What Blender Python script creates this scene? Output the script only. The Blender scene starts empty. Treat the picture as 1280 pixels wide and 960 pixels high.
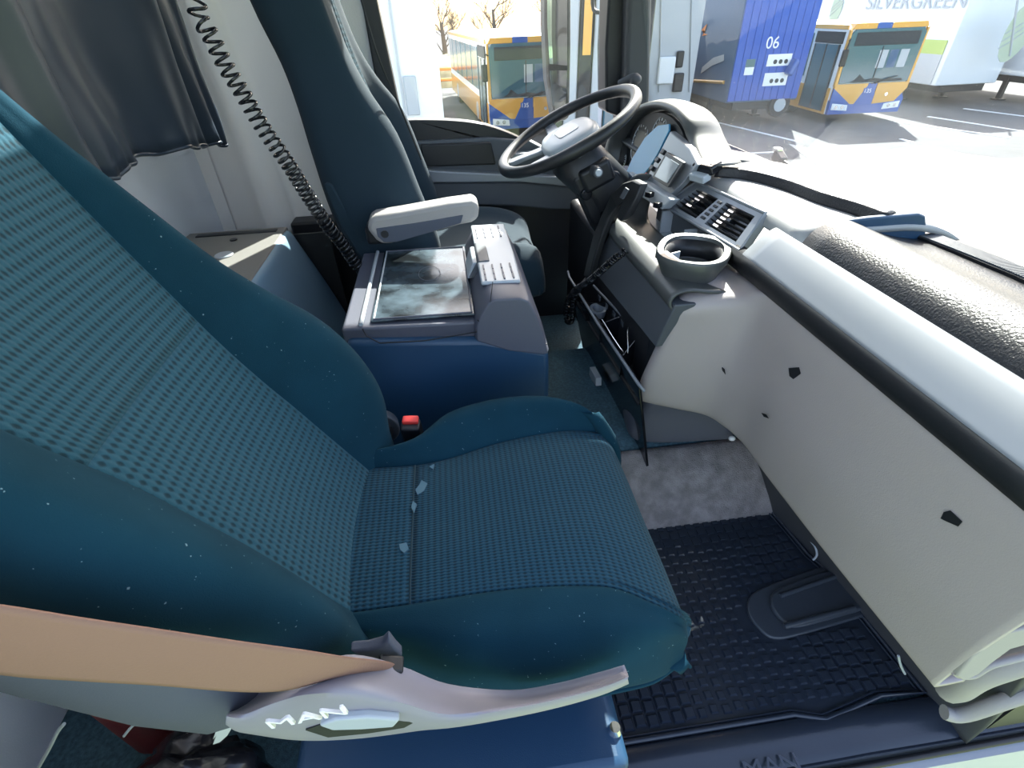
import bpy, bmesh, math, random
from mathutils import Vector as V, Matrix, noise
random.seed(4)
C = bpy.context.scene.collection
sc = bpy.context.scene
# ------------------------------------------------------------------ camera (truck frame: X forward, Y to driver's side, Z up; cab floor z = 0)
FPX = 625.0
CAM = V((0, 0, 1.2))
XA = V((0.99132522, -0.10062324, 0.08455333))     # world X, Y, Z seen in the lens frame (right, down, ahead)
YA = V((-0.12780401, -0.58789843, 0.79877504))
ZA = V((-0.03066656, -0.8026521, -0.5956586))
cam = bpy.data.cameras.new('camera'); camo = bpy.data.objects.new('camera', cam); C.objects.link(camo)
cam.sensor_width = 36; cam.lens = 36 * FPX / 1280; cam.clip_start = 0.02; cam.clip_end = 400
camo.matrix_world = Matrix.Translation(CAM) @ Matrix((
    (XA[0], -XA[1], -XA[2]), (YA[0], -YA[1], -YA[2]), (ZA[0], -ZA[1], -ZA[2]))).to_4x4()
sc.camera = camo
def at(u, v, ax, val):
    """measured point of the photograph on the plane ax = val (cab coordinates, metres)"""
    p = V((u - 640, v - 480, FPX)); r = V((XA.dot(p), YA.dot(p), ZA.dot(p)))
    i = 'xyz'.index(ax); return CAM + r * ((val - CAM[i]) / r[i])
# ------------------------------------------------------------------ sky, sun, exposure
w = bpy.data.worlds.new('sky'); sc.world = w; w.use_nodes = True
nt = w.node_tree; bg = nt.nodes['Background']
sky = nt.nodes.new('ShaderNodeTexSky'); sky.sky_type = 'NISHITA'; sky.sun_disc = False
SUN = V((0.41, 0.76, 0.69)).normalized()
sky.sun_elevation = math.asin(SUN.z); sky.sun_rotation = math.atan2(SUN.x, SUN.y)
sky.air_density = 1.0; sky.dust_density = 2.5; sky.ozone_density = 1.0
hz = nt.nodes.new('ShaderNodeMix'); hz.data_type = 'RGBA'; hz.blend_type = 'MULTIPLY'; hz.inputs[0].default_value = 1.0
hz.inputs[7].default_value = (1.12, 1.0, 0.94, 1)      # hazy spring sky
nt.links.new(sky.outputs[0], hz.inputs[6]); nt.links.new(hz.outputs[2], bg.inputs[0]); bg.inputs[1].default_value = 0.42
sl = bpy.data.lights.new('sun', 'SUN'); sl.energy = 12.0; sl.angle = math.radians(0.6); sl.color = (1, 0.96, 0.9)
so = bpy.data.objects.new('sun', sl); C.objects.link(so); so.rotation_euler = (-SUN).to_track_quat('-Z', 'Y').to_euler()
so.location = (6, 10, 12)
sc.view_settings.view_transform = 'Standard'; sc.view_settings.look = 'None'
sc.view_settings.gamma = 1; sc.view_settings.use_curve_mapping = False
sc.view_settings.exposure = 0.75
# ------------------------------------------------------------------ materials
def srgb(r, g, b):
    f = lambda c: (c / 255 / 12.92) if c / 255 <= 0.04045 else ((c / 255 + 0.055) / 1.055) ** 2.4
    return (f(r), f(g), f(b), 1)
def mat(name, col, rough=0.6, metal=0.0, grain=None, spec=0.5, var=None, sheen=0.0, coat=0.0, emit=None, wear=None):
    m = bpy.data.materials.new(name); m.use_nodes = True; n = m.node_tree.nodes; l = m.node_tree.links
    b = n['Principled BSDF']; b.inputs['Base Color'].default_value = col
    b.inputs['Roughness'].default_value = rough; b.inputs['Metallic'].default_value = metal
    b.inputs['Specular IOR Level'].default_value = spec
    if sheen: b.inputs['Sheen Weight'].default_value = sheen; b.inputs['Sheen Roughness'].default_value = 0.5
    if coat: b.inputs['Coat Weight'].default_value = coat; b.inputs['Coat Roughness'].default_value = 0.1
    tc = n.new('ShaderNodeTexCoord')
    if grain:
        t = n.new('ShaderNodeTexNoise'); t.inputs['Scale'].default_value = grain[0]; t.inputs['Detail'].default_value = 3
        l.new(tc.outputs['Object'], t.inputs['Vector'])
        bp = n.new('ShaderNodeBump'); bp.inputs['Strength'].default_value = grain[1]; bp.inputs['Distance'].default_value = grain[2] if len(grain) > 2 else 0.002
        l.new(t.outputs[0], bp.inputs['Height']); l.new(bp.outputs[0], b.inputs['Normal'])
    if var:      # (scale, amount) slow colour variation
        t = n.new('ShaderNodeTexNoise'); t.inputs['Scale'].default_value = var[0]; t.inputs['Detail'].default_value = 5
        l.new(tc.outputs['Object'], t.inputs['Vector'])
        r = n.new('ShaderNodeValToRGB'); r.color_ramp.elements[0].position = 0.35; r.color_ramp.elements[1].position = 0.7
        a = var[1]
        r.color_ramp.elements[0].color = tuple(max(0, c * (1 - a)) for c in col[:3]) + (1,)
        r.color_ramp.elements[1].color = tuple(min(1, c * (1 + a)) for c in col[:3]) + (1,)
        l.new(t.outputs[0], r.inputs[0]); l.new(r.outputs[0], b.inputs['Base Color'])
    if emit: b.inputs['Emission Color'].default_value = emit[0]; b.inputs['Emission Strength'].default_value = emit[1]
    return m
def dimple_mat(name, col, pitch, depth=0.0015):
    """knitted cloth with rows of small pads, laid out over the UV map in metres"""
    m = mat(name, col, 0.9, sheen=0.05, spec=0.2); n = m.node_tree.nodes; l = m.node_tree.links; b = n['Principled BSDF']
    uv = n.new('ShaderNodeUVMap'); sp = n.new('ShaderNodeSeparateXYZ'); l.new(uv.outputs[0], sp.inputs[0])
    def M(op, a, c=None):
        x = n.new('ShaderNodeMath'); x.operation = op
        for i, k in enumerate((a, c)):
            if k is None: continue
            if isinstance(k, (int, float)): x.inputs[i].default_value = k
            else: l.new(k, x.inputs[i])
        return x.outputs[0]
    k = 2 * math.pi / pitch
    s1 = M('SINE', M('MULTIPLY', M('ADD', sp.outputs[0], M('MULTIPLY', sp.outputs[1], 0.6)), k * 0.86))
    s2 = M('SINE', M('MULTIPLY', M('SUBTRACT', sp.outputs[0], M('MULTIPLY', sp.outputs[1], 0.6)), k * 0.86))
    h = M('ADD', M('MULTIPLY', M('MULTIPLY', s1, s2), 0.5), 0.5)
    fine = n.new('ShaderNodeTexNoise'); fine.inputs['Scale'].default_value = 900; l.new(uv.outputs[0], fine.inputs['Vector'])
    hh = M('ADD', h, M('MULTIPLY', fine.outputs[0], 0.5))
    bp = n.new('ShaderNodeBump'); bp.inputs['Strength'].default_value = 1.0; bp.inputs['Distance'].default_value = depth
    l.new(hh, bp.inputs['Height']); l.new(bp.outputs[0], b.inputs['Normal'])
    r = n.new('ShaderNodeValToRGB'); e = r.color_ramp.elements
    e[0].position = 0.12; e[1].position = 0.52
    e[0].color = tuple(c * 0.42 for c in col[:3]) + (1,); e[1].color = tuple(c * 1.12 for c in col[:3]) + (1,)
    l.new(h, r.inputs[0]); l.new(r.outputs[0], b.inputs['Base Color'])
    return m
def glass_mat(name, tint=(0.93, 0.97, 0.96), dirt=0.03, refl=1.0):
    m = bpy.data.materials.new(name); m.use_nodes = True; n = m.node_tree.nodes; l = m.node_tree.links
    n.remove(n['Principled BSDF']); out = n['Material Output']
    tr = n.new('ShaderNodeBsdfTransparent'); tr.inputs[0].default_value = (*tint, 1)
    gl = n.new('ShaderNodeBsdfGlossy'); gl.inputs['Roughness'].default_value = 0.02
    fr = n.new('ShaderNodeFresnel'); ge = n.new('ShaderNodeNewGeometry'); mr = n.new('ShaderNodeMapRange')
    mr.inputs['To Min'].default_value = 1.45; mr.inputs['To Max'].default_value = 1 / 1.45      # same faint mirror from both faces of the pane
    l.new(ge.outputs['Backfacing'], mr.inputs['Value']); l.new(mr.outputs[0], fr.inputs[0])
    mx = n.new('ShaderNodeMixShader'); ml = n.new('ShaderNodeMath'); ml.operation = 'MULTIPLY'; ml.inputs[1].default_value = refl
    l.new(fr.outputs[0], ml.inputs[0]); l.new(ml.outputs[0], mx.inputs[0]); l.new(tr.outputs[0], mx.inputs[1]); l.new(gl.outputs[0], mx.inputs[2])
    df = n.new('ShaderNodeBsdfTranslucent'); df.inputs[0].default_value = (0.8, 0.8, 0.78, 1)
    tc = n.new('ShaderNodeTexCoord'); t = n.new('ShaderNodeTexNoise'); t.inputs['Scale'].default_value = 3.5; t.inputs['Detail'].default_value = 8
    l.new(tc.outputs['Object'], t.inputs['Vector'])
    m2 = n.new('ShaderNodeMath'); m2.operation = 'MULTIPLY'; m2.inputs[1].default_value = dirt * 2; l.new(t.outputs[0], m2.inputs[0])
    mx2 = n.new('ShaderNodeMixShader'); l.new(m2.outputs[0], mx2.inputs[0]); l.new(mx.outputs[0], mx2.inputs[1]); l.new(df.outputs[0], mx2.inputs[2])
    l.new(mx2.outputs[0], out.inputs[0]); return m

VELOUR = mat('teal_velour', (0.007, 0.036, 0.058, 1), 0.95, grain=(700, 0.5, 0.0008), sheen=0.02, spec=0.08, var=(9, 0.12))
def lint(m, amount=0.765):
    """pale lint specks caught in the pile"""
    n = m.node_tree.nodes; l = m.node_tree.links; b = n['Principled BSDF']; src = b.inputs['Base Color'].links[0].from_socket
    tc = n.new('ShaderNodeTexCoord'); t = n.new('ShaderNodeTexNoise'); t.inputs['Scale'].default_value = 210; t.inputs['Detail'].default_value = 1
    r = n.new('ShaderNodeValToRGB'); r.color_ramp.elements[0].position = amount; r.color_ramp.elements[1].position = amount + .03
    mx = n.new('ShaderNodeMix'); mx.data_type = 'RGBA'; mx.inputs[7].default_value = (.16, .24, .27, 1)
    l.new(tc.outputs['Object'], t.inputs['Vector']); l.new(t.outputs[0], r.inputs[0]); l.new(r.outputs[0], mx.inputs[0]); l.new(src, mx.inputs[6]); l.new(mx.outputs[2], b.inputs['Base Color'])
lint(VELOUR)
KNIT_BACK = dimple_mat('teal_knit_back', (0.017, 0.068, 0.100, 1), 0.0150)
KNIT_SEAT = dimple_mat('teal_knit_seat', (0.009, 0.048, 0.080, 1), 0.0110)
SEAMM = mat('dark_seam_cloth', (0.010, 0.035, 0.05, 1), 0.95)  # dark cloth of the seam tubes
VEL_DRV = mat('dark_blue_velour', (0.009, 0.026, 0.042, 1), 0.95, grain=(500, 0.4, 0.001), sheen=0.04)
KNIT_DRV = dimple_mat('dark_blue_knit', (0.016, 0.045, 0.065, 1), 0.014)
SHELL = mat('grey_seat_shell', (0.075, 0.085, 0.115, 1), 0.7, grain=(600, 0.4, 0.0006))
SHROUD = mat('silver_grey_plastic', (0.26, 0.25, 0.29, 1), 0.42, grain=(900, 0.2, 0.0003))
CHROME = mat('chrome', (0.85, 0.85, 0.87, 1), 0.18, 1.0)
BELT = mat('tan_webbing', (0.27, 0.152, 0.108, 1), 0.8, grain=(400, 0.5, 0.0008))
RED = mat('red_plastic', (0.75, 0.05, 0.04, 1), 0.4)
DARKRED = mat('dark_red_paint', (0.22, 0.015, 0.02, 1), 0.5)
BLACK = mat('black_plastic', (0.012, 0.013, 0.016, 1), 0.45, grain=(500, 0.3, 0.0004))
BLACKG = mat('black_gloss_plastic', (0.008, 0.009, 0.012, 1), 0.15)
SOFTBLK = mat('black_leathergrain', (0.022, 0.022, 0.026, 1), 0.36, grain=(260, 0.9, 0.0016))
DASHG = mat('warm_grey_dash_plastic', (0.40, 0.352, 0.345, 1), 0.55, grain=(420, 0.6, 0.0006))
DASHD = mat('slate_dash_plastic', (0.085, 0.095, 0.11, 1), 0.55, grain=(420, 0.5, 0.0005))
SILV = mat('satin_silver_trim', (0.27, 0.29, 0.32, 1), 0.38, 0.3)
CARPET = mat('blue_grey_carpet', (0.055, 0.12, 0.16, 1), 0.95, grain=(380, 1.0, 0.004), var=(120, 0.3))
CARPETL = mat('sunlit_grey_carpet', (0.25, 0.23, 0.235, 1), 0.95, grain=(300, 1.0, 0.004), var=(30, 0.25))  # paler carpet for the tunnel side, the sun on it painted in
RUBBER = mat('black_rubber', (0.024, 0.032, 0.048, 1), 0.24, grain=(200, 0.25, 0.0008))
NAVYP = mat('navy_grey_plastic', (0.016, 0.055, 0.115, 1), 0.45, grain=(500, 0.5, 0.0005))
MAUVE = mat('mauve_grey_plastic', (0.09, 0.095, 0.125, 1), 0.5, grain=(500, 0.5, 0.0005))
LGREY = mat('light_grey_plastic', (0.42, 0.46, 0.50, 1), 0.4, grain=(700, 0.3, 0.0003))
LID = mat('scuffed_glossy_lid', (0.05, 0.07, 0.085, 1), 0.22, var=(14, 0.9), spec=0.7)
WALLM = mat('light_textile_wall', (0.80, 0.77, 0.73, 1), 0.9, grain=(300, 0.6, 0.001))
WALLB = mat('pale_blue_grey_wall', (0.74, 0.78, 0.84, 1), 0.9, grain=(300, 0.6, 0.001))
CURT = mat('dark_satin_curtain', (0.032, 0.045, 0.066, 1), 0.36, spec=0.6)
BINM = mat('blue_grey_bin_plastic', (0.20, 0.33, 0.45, 1), 0.5, grain=(500, 0.5, 0.0006))
ARMR = mat('grey_leather_armrest', (0.33, 0.31, 0.30, 1), 0.6, grain=(300, 0.5, 0.0008))
PILL = mat('dark_grey_pillar_plastic', (0.05, 0.053, 0.06, 1), 0.6, grain=(400, 0.4, 0.0005))
ASPH = mat('asphalt', (0.075, 0.078, 0.085, 1), 0.9, grain=(3, 0.5, 0.03), var=(0.35, 0.35))
SUNPAVE = mat('painted_sunlit_pavement', (0.55, 0.54, 0.52, 1), 0.9, var=(0.5, 0.1))
LINE = mat('road_paint', (0.7, 0.7, 0.7, 1), 0.8)
GRASS = mat('grass_ground', (0.16, 0.22, 0.10, 1), 0.95, var=(2, 0.3))
WHITEP = mat('white_paint', (0.80, 0.81, 0.83, 1), 0.35, var=(0.6, 0.05))
GREYP = mat('silver_grey_body', (0.45, 0.47, 0.50, 1), 0.4)
BLUEP = mat('blue_tarpaulin', (0.015, 0.085, 0.42, 1), 0.45, grain=(2, 0.3, 0.02))
BLUED = mat('dull_blue_tarpaulin', (0.06, 0.12, 0.22, 1), 0.5)
BUSY = mat('bus_yellow_paint', (0.72, 0.36, 0.06, 1), 0.3, coat=0.4)
BUSB = mat('bus_blue_paint', (0.02, 0.09, 0.36, 1), 0.3, coat=0.4)
BUSG = mat('bus_tinted_glass', (0.045, 0.12, 0.16, 1), 0.12, spec=0.8)
BUSI = mat('bus_dark_interior', (0.03, 0.035, 0.04, 1), 0.7)
GREENP = mat('green_band_paint', (0.42, 0.52, 0.14, 1), 0.5)
LETTER = mat('pale_grey_lettering', (0.45, 0.46, 0.48, 1), 0.6)
WHITEL = mat('white_lettering', (0.85, 0.85, 0.85, 1), 0.6)
BARK = mat('bare_bark', (0.13, 0.10, 0.08, 1), 0.9)
ORANGE = mat('orange_paint', (0.75, 0.22, 0.03, 1), 0.5)
SCREEN = mat('screen_glass', (0.33, 0.37, 0.40, 1), 0.1)
SKYGL = mat('painted_sky_gauge_glass', (0.08, 0.33, 0.58, 1), 0.35, spec=0.4)  # blue of the reflected sky painted as the lens colour
OLIVE = mat('olive_tarpaulin', (0.10, 0.12, 0.07, 1), 0.6)
DIRTY = mat('crumpled_film', (0.55, 0.58, 0.58, 1), 0.35)
HOODM = mat('muted_silver_plastic', (.085, .09, .09, 1), .4, .2)
HEELM = mat('smooth_dark_rubber', (.045, .055, .072, 1), .35)
TRAYM = mat('tray_sun_glare_plastic', (.36, .36, .36, 1), .45, grain=(300, .4, .0006))  # tray plastic made pale, sun glare put into its colour
GLASS = glass_mat('windscreen_glass', dirt=0.002, refl=0.45)
GLASS2 = glass_mat('side_window_glass', dirt=0.004)
MIRR = mat('mirror_glass', (0.75, 0.77, 0.78, 1), 0.03, 1.0)
TYRE = mat('tyre_rubber', (0.02, 0.02, 0.022, 1), 0.85)

# ------------------------------------------------------------------ object helpers
OFF = {}
def setp(o, label=None, cat=None, group=None, kind=None):
    for k, v in (('label', label), ('category', cat), ('group', group), ('kind', kind)):
        if v: o[k] = v
    return o
def thing(name, label, cat, loc, group=None, local=False, kind=None, rz=0):
    o = bpy.data.objects.new(name, None); o.empty_display_size = 0.05; C.objects.link(o); o.location = loc
    o.rotation_euler = (0, 0, rz)
    OFF[o] = V((0, 0, 0)) if local else V(loc)
    return setp(o, label, cat, group, kind)
def link(name, me, m, parent=None, smooth=40, bevel=None, solid=None, sub=0):
    if isinstance(me, bmesh.types.BMesh):
        b = me; me = bpy.data.meshes.new(name); bmesh.ops.recalc_face_normals(b, faces=b.faces) if not solid else None
        b.to_mesh(me); b.free()
    if parent is not None: off = OFF[parent]
    else:
        co = [v.co for v in me.vertices]
        off = V(((min(c.x for c in co) + max(c.x for c in co)) / 2, (min(c.y for c in co) + max(c.y for c in co)) / 2, min(c.z for c in co)))
    me.transform(Matrix.Translation(-off))
    me.materials.clear(); me.materials.append(m)
    if smooth:
        me.polygons.foreach_set('use_smooth', [True] * len(me.polygons))
        me.set_sharp_from_angle(angle=math.radians(smooth))
    o = bpy.data.objects.new(name, me); C.objects.link(o)
    if parent is not None: o.parent = parent; OFF[o] = off
    else: o.location = off; OFF[o] = off
    if solid:
        s = o.modifiers.new('thick', 'SOLIDIFY'); s.thickness = solid; s.offset = -1
    if bevel:
        s = o.modifiers.new('bevel', 'BEVEL'); s.width = bevel; s.segments = 3; s.limit_method = 'ANGLE'; s.angle_limit = math.radians(35)
        s.harden_normals = False
    return o
def rot(ax, deg): return Matrix.Rotation(math.radians(deg), 4, ax)
def box(bm, c, s, R=None):
    M = Matrix.Translation(V(c)) @ (R if R else Matrix()) @ Matrix.Diagonal((s[0], s[1], s[2], 1))
    bmesh.ops.create_cube(bm, size=1, matrix=M)
def box2(bm, a, b):
    box(bm, [(a[i] + b[i]) / 2 for i in range(3)], [abs(b[i] - a[i]) for i in range(3)])
def bx(name, a, b, m, parent=None, bevel=None, **k):
    bm = bmesh.new(); box2(bm, a, b); return link(name, bm, m, parent, bevel=bevel, **k)
def cyl(bm, a, b, r1, r2=None, n=24, cap=True):
    a = V(a); b = V(b); d = b - a; q = d.to_track_quat('Z', 'Y').to_matrix().to_4x4()
    bmesh.ops.create_cone(bm, cap_ends=cap, segments=n, radius1=r1, radius2=r1 if r2 is None else r2, depth=d.length,
                          matrix=Matrix.Translation((a + b) / 2) @ q)
def prism(bm, pts, vec):
    pts = [V(p) for p in pts]; vec = V(vec)
    a = [bm.verts.new(p) for p in pts]; b = [bm.verts.new(p + vec) for p in pts]
    bm.faces.new(a); bm.faces.new(b[::-1])
    for i in range(len(a)): j = (i + 1) % len(a); bm.faces.new((a[i], b[i], b[j], a[j]))
def cr(pts, n, closed=False):
    """Catmull-Rom through points, n segments per span"""
    pts = [V(p) for p in pts]; N = len(pts); out = []
    if n <= 1: return pts
    rng = range(N if closed else N - 1)
    for i in rng:
        if closed: p0, p1, p2, p3 = pts[i - 1], pts[i], pts[(i + 1) % N], pts[(i + 2) % N]
        else: p0 = pts[max(i - 1, 0)]; p1 = pts[i]; p2 = pts[i + 1]; p3 = pts[min(i + 2, N - 1)]
        for k in range(n):
            t = k / n
            out.append(0.5 * ((2 * p1) + (p2 - p0) * t + (2 * p0 - 5 * p1 + 4 * p2 - p3) * t * t + (3 * p1 - p0 - 3 * p2 + p3) * t ** 3))
    if not closed: out.append(pts[-1])
    return out
def smoothgrid(rows, nu, nv):
    rows = [cr(r, nu) for r in rows]
    cols = [cr([r[i] for r in rows], nv) for i in range(len(rows[0]))]
    return [[cols[i][j] for i in range(len(cols))] for j in range(len(cols[0]))]
def gridmesh(name, g, closed_v=False):
    """grid (rows of points) to a mesh with a UV map in metres"""
    R = len(g); K = len(g[0]); me = bpy.data.meshes.new(name)
    vs = [p for r in g for p in r]; fs = []
    for i in range(R - 1):
        for j in range(K - 1): fs.append((i * K + j, i * K + j + 1, (i + 1) * K + j + 1, (i + 1) * K + j))
    me.from_pydata([tuple(v) for v in vs], [], fs)
    ul = [0]; mid = g[R // 2]
    for j in range(1, K): ul.append(ul[-1] + (mid[j] - mid[j - 1]).length)
    vl = [0]
    for i in range(1, R): vl.append(vl[-1] + (g[i][K // 2] - g[i - 1][K // 2]).length)
    uv = me.uv_layers.new(name='UVMap')
    for lp in me.loops:
        i, j = divmod(lp.vertex_index, K); uv.data[lp.index].uv = (ul[j], vl[i])
    me.update(); return me
def tube(bm, pts, r, n=8, rad=None, cap=True):
    """tube along a path with parallel transport frames"""
    pts = [V(p) for p in pts]; N = len(pts); rings = []; nrm = None
    for i, p in enumerate(pts):
        t = (pts[min(i + 1, N - 1)] - pts[max(i - 1, 0)]).normalized()
        if nrm is None: nrm = t.orthogonal().normalized()
        else: nrm = (nrm - t * nrm.dot(t)).normalized()
        b = t.cross(nrm); rr = rad[i] if rad else r
        rings.append([bm.verts.new(p + (nrm * math.cos(2 * math.pi * k / n) + b * math.sin(2 * math.pi * k / n)) * rr) for k in range(n)])
    for i in range(N - 1):
        for k in range(n):
            k2 = (k + 1) % n; bm.faces.new((rings[i][k], rings[i][k2], rings[i + 1][k2], rings[i + 1][k]))
    if cap: bm.faces.new(rings[0][::-1]); bm.faces.new(rings[-1])
def tubeo(name, pts, r, m, parent=None, n=8, **k):
    bm = bmesh.new(); tube(bm, pts, r, n, **k); return link(name, bm, m, parent, smooth=60)
def loft(bm, rings, cap=True):
    vs = [[bm.verts.new(p) for p in r] for r in rings]; n = len(vs[0])
    for i in range(len(vs) - 1):
        for k in range(n):
            k2 = (k + 1) % n; bm.faces.new((vs[i][k], vs[i][k2], vs[i + 1][k2], vs[i + 1][k]))
    if cap: bm.faces.new(vs[0][::-1]); bm.faces.new(vs[-1])
def helix(path, r, turns, per=10, taper=None):
    path = cr(path, 12); L = [0]
    for i in range(1, len(path)): L.append(L[-1] + (path[i] - path[i - 1]).length)
    out = []; N = int(turns * per); nrm = None; j = 0
    for k in range(N + 1):
        f = k / N; g = taper(f) if taper else f; s = g * L[-1]
        while j < len(L) - 2 and L[j + 1] < s: j += 1
        a = (s - L[j]) / max(1e-9, L[j + 1] - L[j]); p = path[j].lerp(path[j + 1], min(1, a)); t = (path[j + 1] - path[j]).normalized()
        nrm = t.orthogonal().normalized() if nrm is None else (nrm - t * nrm.dot(t)).normalized()
        b = t.cross(nrm); th = 2 * math.pi * turns * f
        out.append(p + (nrm * math.cos(th) + b * math.sin(th)) * r)
    return out
def text(name, body, size, M, m, parent, depth=0.002, shear=0.0, xs=1.0):
    cu = bpy.data.curves.new(name, 'FONT'); cu.body = body; cu.size = size; cu.extrude = depth; cu.align_x = 'CENTER'; cu.align_y = 'CENTER'; cu.shear = shear
    tmp = bpy.data.objects.new(name, cu); C.objects.link(tmp); bpy.context.view_layer.update()
    me = bpy.data.meshes.new_from_object(tmp); bpy.data.objects.remove(tmp)
    me.transform(M @ Matrix.Diagonal((xs, 1, 1, 1))); return link(name, me, m, parent, smooth=0)
def face_minus_y(p): return Matrix.Translation(V(p)) @ rot('X', 90)      # readable from -Y
def face_minus_x(p): return Matrix.Translation(V(p)) @ rot('Z', -90) @ rot('X', 90)   # readable from -X
def copy_tree(o, parent=None):
    c = o.copy(); C.objects.link(c); c.parent = parent
    for ch in list(o.children): copy_tree(ch, c)
    return c

# ================================================================== SETTING: cab shell
S = 'structure'
# floor of the passenger footwell, door sill side, with the raised tunnel between the seats
def struct(name, me, m, **k): o = link(name, me, m, **k); o['kind'] = S; return o
bm = bmesh.new(); box2(bm, (-0.95, 0.30, -0.06), (0.97, 2.18, -0.004)); struct('floor', bm, CARPET)
prof = [(0.86, 0.0), (0.885, 0.05), (0.945, 0.12), (1.01, 0.15), (1.52, 0.15), (1.58, 0.10), (1.62, 0.0)]
rows = [[V((x, y, z)) for y, z in prof] for x in (-0.6, 0.2, 0.6, 0.93)]
struct('trim_1', gridmesh('trim_1', smoothgrid([r[:4] for r in rows], 3, 3)), CARPETL, solid=0.02); struct('trim_14', gridmesh('trim_1', smoothgrid([r[3:] for r in rows], 3, 3)), CARPET, solid=0.02)      # tunnel hump carpet
bm = bmesh.new(); box2(bm, (-1.0, 0.12, -0.06), (-0.952, 2.30, 1.85)); struct('wall_rear', bm, WALLB)
bm = bmesh.new()      # roof with an unseen glazed hatch, added for fill light at the rear
for a, b in (((-1.0, .10), (-.92, 2.28)), ((-.05, .10), (.62, 2.28)), ((-.92, .10), (-.05, .62)), ((-.92, 1.72), (-.05, 2.28))): box2(bm, (*a, 1.80), (*b, 1.85))
bmesh.ops.remove_doubles(bm, verts=bm.verts, dist=1e-4)
gb = bmesh.new(); box2(gb, (-.92, .62, 1.82), (-.05, 1.72, 1.826)); struct('added_fill_hatch', gb, GLASS2); o = struct('ceiling', bm, WALLM)
bm = bmesh.new(); box2(bm, (-.95, .10, .9), (-.52, .13, 1.8)); struct('wall_passenger', bm, WALLM); bm = bmesh.new(); box2(bm, (-.95, .10, -.06), (-.50, .14, .9)); struct('trim_15', bm, BLACK)
# driver's side wall behind the door: light textile trim with a soft upright bulge and a narrow quarter window added for a bright white patch
bm = bmesh.new(); box2(bm, (-0.952, 2.20, -0.06), (-0.42, 2.26, 1.80)); box2(bm, (-0.42, 2.20, -0.06), (-0.24, 2.26, 0.95)); box2(bm, (-0.42, 2.20, 1.50), (-0.24, 2.26, 1.8))
struct('wall_driver', bm, WALLM)
bm = bmesh.new(); box2(bm, (-0.42, 2.225, 0.95), (-0.30, 2.232, 1.5)); struct('added_quarter_window', bm, GLASS2)  # made-up pane, lets a blown-out white strip show beside the pillar
# upright trim bulge beside the bunk
rows = []
for z, dx in ((0.50, 0.0), (0.62, 0.0), (0.9, -0.02), (1.2, -0.05), (1.5, -0.08), (1.8, -0.08)):
    rows.append([V((x + dx * k, y, z)) for x, y, k in ((-0.90, 2.195, 0), (-0.80, 2.15, .3), (-0.74, 2.10, .6), (-0.69, 2.09, 1), (-0.65, 2.12, 1), (-0.62, 2.15, 1), (-0.52, 2.15, 1), (-0.46, 2.14, 1), (-0.43, 2.17, .5), (-0.42, 2.199, 0))])
struct('trim_2', gridmesh('trim_2', smoothgrid(rows, 5, 3)), WALLM, solid=0.01)
bx('trim_16', (-.64, 2.06, 0.0), (-.235, 2.149, .56), BLACK, None, bevel=.01)['kind'] = S
# B pillar: beige trim plus black frame
bm = bmesh.new(); prism(bm, [(-0.30, 2.16, 0.45), (-0.21, 2.16, 0.45), (-0.215, 2.16, 0.9), (-0.235, 2.16, 1.8), (-0.33, 2.16, 1.8), (-0.315, 2.16, 0.9)], (0, 0.09, 0)); struct('trim_3', bm, WALLM, bevel=0.008)
# driver's door
D = thing('door_1', None, None, (0.2, 2.16, 0.1), kind=S)
bm = bmesh.new()
y0, y1 = 2.12, 2.17
prism(bm, [(-0.215, y0, 0.55), (-0.155, y0, 0.62), (-0.15, y0, 0.90), (-0.175, y0, 1.25), (-0.19, y0, 1.70), (0.56, y0, 1.72), (0.56, y0, 1.78), (-0.235, y0, 1.78), (-0.225, y0, 1.2)], (0, 0.06, 0))
link('window_frame', bm, BLACK, D, bevel=0.006)
# sill with the falling curve towards the mirror
top = [at(497, 152, 'y', 2.12), at(520, 150, 'y', 2.12), at(568, 151, 'y', 2.12), at(605, 156, 'y', 2.12), at(640, 168, 'y', 2.12), at(668, 182, 'y', 2.12), at(700, 200, 'y', 2.12), at(735, 215, 'y', 2.12)]
top = cr(top, 5)
bm = bmesh.new(); prism(bm, [V((-0.16, 2.12, 0.79))] + top + [V((0.66, 2.12, 0.66))], (0, 0.06, 0)); link('sill_panel', bm, BLACK, D, bevel=0.01)
bm = bmesh.new(); prism(bm, [at(497, 178, 'y', 2.10), at(612, 172, 'y', 2.10), at(662, 176, 'y', 2.10), at(700, 196, 'y', 2.10), at(700, 222, 'y', 2.10), at(533, 216, 'y', 2.10), at(524, 216, 'y', 2.10)], (0, 0.08, 0)); link('upper_panel', bm, DASHD, D, bevel=0.008)
bm = bmesh.new(); prism(bm, [at(525, 181, 'y', 2.085), at(614, 178, 'y', 2.085), at(620, 206, 'y', 2.085), at(530, 209, 'y', 2.085)], (0, 0.02, 0)); link('storage_flap', bm, BLACK, D, bevel=0.006)
bm = bmesh.new(); prism(bm, [at(533, 213, 'y', 2.06), at(720, 222, 'y', 2.06), at(718, 234, 'y', 2.06), at(650, 228, 'y', 2.06), at(537, 229, 'y', 2.06)], (0, 0.10, 0)); link('silver_strip', bm, SILV, D, bevel=0.006)
bm = bmesh.new(); prism(bm, [at(537, 229, 'y', 2.08), at(650, 228, 'y', 2.08), at(718, 234, 'y', 2.08), at(740, 262, 'y', 2.08), at(690, 262, 'y', 2.08), at(640, 258, 'y', 2.08), at(545, 256, 'y', 2.08)], (0, 0.10, 0)); link('lower_panel', bm, DASHD, D, bevel=0.008)
bx('kick_panel', (-0.21, 2.14, 0.0), (0.66, 2.19, 0.62), BLACK, D)
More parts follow.
